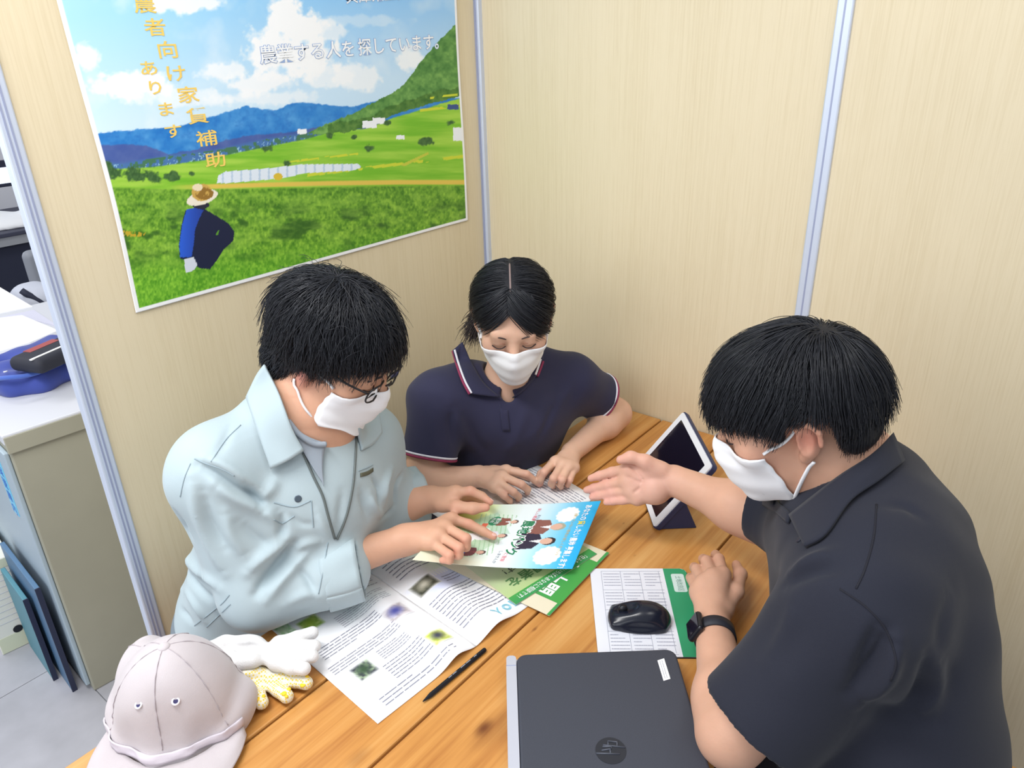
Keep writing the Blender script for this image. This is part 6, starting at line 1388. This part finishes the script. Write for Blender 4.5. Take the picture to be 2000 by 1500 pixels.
PB = f; pl = cloth_obj('polo_shirt', f, M_POLB, pB, [(a_, b_*1.7, c_*.85) for a_, b_, c_ in [([(1735, 1235), (1712, 1290), (1660, 1350)], -.009, .012), ([(1712, 1222), (1690, 1270), (1668, 1315)], -.005, .008), ([(1752, 1250), (1730, 1320), (1680, 1375)], .007, .014), ([(1650, 1110), (1590, 1118), (1540, 1142)], -.005, .012), ([(1630, 1082), (1585, 1098), (1545, 1122)], .005, .012), ([(1838, 1290), (1822, 1350), (1785, 1400)], .006, .018), ([(1815, 1280), (1800, 1345), (1765, 1395)], -.006, .014), ([(1800, 1010), (1765, 990), (1725, 992)], -.003, .010), ([(1690, 1370), (1760, 1400), (1830, 1410)], -.005, .016), ([(1560, 1180), (1540, 1230), (1500, 1290)], .003, .014), ([(1860, 1150), (1840, 1250), (1850, 1330)], -.003, .018)]], 2, .0025, 8); PB = SURF[pl.name]; fs = [PB, BB]
top_ = [(1744, 846), (1700, 890), (1640, 930), (1585, 972), (1542, 1006)]; bot_ = [(1766, 900), (1715, 940), (1662, 978), (1612, 1044), (1572, 1068)]
hit_sheet('collar_leaf', fs, [top_, [((a[0]+b[0])/2, (a[1]+b[1])/2) for a, b in zip(top_, bot_)], bot_], M_POLB, pl, nu=12, nv=28, thick=.004, offs=(.012, .018, .010))
hit_sheet('collar_leaf', fs, [[(1545, 1004), (1515, 975), (1490, 962)], [(1540, 1022), (1515, 1000), (1490, 985)]], M_POLB, pl, nu=6, nv=12, thick=.004, offs=(.008, .006))
for pts in ([(1712, 985), (1706, 1050), (1690, 1110), (1672, 1150)], [(1640, 1150), (1690, 1185), (1730, 1230), (1750, 1290), (1740, 1330)]): hit_tube('seam', [PB], pts, .0014, M_SEAMB, pl, 0.0, 5)
hit_disc('button', fs, 1588, 1040, .005, mat('black_button', (40, 42, 54), .4), pl, .002); hit_disc('button', [PB], 1562, 1054, .005, MATS['black_button'], pl, .002)
mk = face_mask(HB, pB, 'white pleated face mask', [BB]); ear_loops(HB, mk, (1, -1), [BB])
# watch on the left wrist
wp = bwL+unit(beL-bwL)*.012; wd = unit(bwL-beL); wn_ = unit(np.array([-.35, -.15, 1.0])-(np.array([-.35, -.15, 1.0]) @ wd)*wd); wx = np.cross(wd, wn_)
wt = empty('wristwatch', wp); wt.parent = pB; wt.matrix_parent_inverse = Matrix.Translation(-Vector(pB.location)); wt['label'] = 'black square-faced wristwatch with a black strap'
V = []; th = np.linspace(0, 2*math.pi, 41)[:-1]
for a_, rr in ((-.0105, .0305), (-.0105, .0330), (.0105, .0330), (.0105, .0305)): V.append(np.array([wp+wd*a_+rr*(math.cos(t)*wx+math.sin(t)*wn_) for t in th]))
Fc = np.concatenate([grid_faces(4, 40, True), np.stack([np.r_[120:160], np.roll(np.r_[120:160], -1), np.roll(np.r_[0:40], -1), np.r_[0:40]], 1)]); mesh('strap', np.concatenate(V), Fc, mat('black_rubber_strap', (38, 40, 50), .6), wt, True)
# the watch face sits on the outer side of the wrist, turned to the left in view
wa = math.radians(150); n_ = unit(math.cos(wa)*wx+math.sin(wa)*wn_); n_ = n_ if n_ @ np.array([-.6, .3, .5]) > 0 else -n_
Aw = np.stack([wd, np.cross(n_, wd), n_], 1); box('case', (-.020, -.018, .0295), (.020, .018, .0405), mat('black_watch_case', (26, 27, 34), .25), wt, .005, rot=(wp, Aw), seg=3); box('watch_face', (-.017, -.015, .0400), (.017, .015, .0410), M_SCR, wt, .0004, rot=(wp, Aw))
tube('eyelash', HB.ws([(-.018, .0935, -.0030), (-.026, .0965, -.0055), (-.036, .0950, -.0060), (-.047, .0880, -.0030)]), .0011, mat('lash_black', (46, 36, 38), .6), pB, 5, 12)
tube('eyebrow', push_out(HB.ws([(-.016, .0970, .0190), (-.030, .0970, .0220), (-.047, .0880, .0170)]), [BB], .0005), .0022, M_BROW, pB, 6, flat=1.3)
# hair: thick, straight, heavy fringe, ears free
cB, rB_ = (0, -.014, .038), (.088, .113, .098)
def zlB(X, Y): return np.interp(Y, [-.14, -.10, -.070, -.056, -.046, .008, .016, .028, .042, .07, .14], [-.050, -.058, -.056, -.040, .030, .034, -.010, -.006, .022, .028, .028])
def cutB(X, Y, Z):
    return zlB(X, Y)-Z+.003*np.sin(X*140)
fh = Field(HB.o-.19, HB.o+.19, .003); fh.put(HB.field_fn([cB, (0, -.06, -.02)], [np.array(rB_)*.975, (.074, .060, .055)], cutB), HB.o-.16, HB.o+.16, 0.0)
hB = field_obj('hair', fh, M_HAIRB, pB, 2)
whB = np.array([-.005, -.075, .125])
def flowB(P, R0, t):
    d = P-whB; d[:, 2] *= .3; d = d/(np.linalg.norm(d, axis=1)[:, None]+1e-6); f_ = np.array([.0, .55, 0.])*(R0[:, 1] > -.05)[:, None]; return d+f_+np.array([0, 0, -.55-.5*t])
keep = lambda P: P[:, 2] > np.interp(P[:, 1], [-.14, -.10, -.05, -.03, .02, .05, .10, .14], [-.025, -.03, -.01, .045, .045, .045, .05, .05])
R0 = scalp(7600, cB, np.array(rB_)*.95, keep, 51)
zl0 = np.interp(R0[:, 1], [-.14, -.05, .0, .05, .1], [-.06, -.04, .02, .01, .012])
Ls = np.clip((R0[:, 2]-zl0)*.95+.02, .03, .125)*np.random.default_rng(8).uniform(.75, 1.1, len(R0))
S = grow(R0, flowB, Ls, 11, cB, rB_, .008, .7, .13, 53)
S = trim(S, lambda x, y: zlB(x, y)-.004, .005, 73)
strands('hair_strands', HB.ws(S), np.random.default_rng(9).uniform(.0004, .0009, len(S)), .00025, M_HAIR, hB)
R0 = scalp(520, cB, np.array(rB_)*.99, lambda P: (P[:, 1] > .03) & (P[:, 2] > .035) & (P[:, 2] < .12), 55)
S = grow(R0, lambda P, R0, t: np.array([0, .15, -1.0])+0*P, np.clip(R0[:, 2]-.012+.014, .02, .12)*np.random.default_rng(10).uniform(.8, 1.15, len(R0)), 10, cB, np.array(rB_)*1.01, .006, .5, .07, 56)
S = trim(S, lambda x, y: zlB(x, y)-.006, .006, 74)
strands('fringe', HB.ws(S), .0011, .0003, M_HAIR, hB)
legs('trousers', pB, pvB-xB*.09, pvB+xB*.09, (-.70, -1.06, .50), (-.46, -1.02, .50), (-.70, -1.04, .09), (-.46, -1.0, .09), mat('dark_trousers_2', (40, 42, 54), .85), M_SHOE)
st = empty('stool', (-.52, -1.44, 0), 'plain wooden stool under the man in the dark shirt', 'stool')
box('seat', (-.72, -1.62, .375), (-.32, -1.26, .405), M_WOOD, st, .004)
for x in (-.69, -.35):
    for y in (-1.59, -1.29): box('leg', (x-.02, y-.02, 0), (x+.02, y+.02, .375), M_WOOD, st, .003)
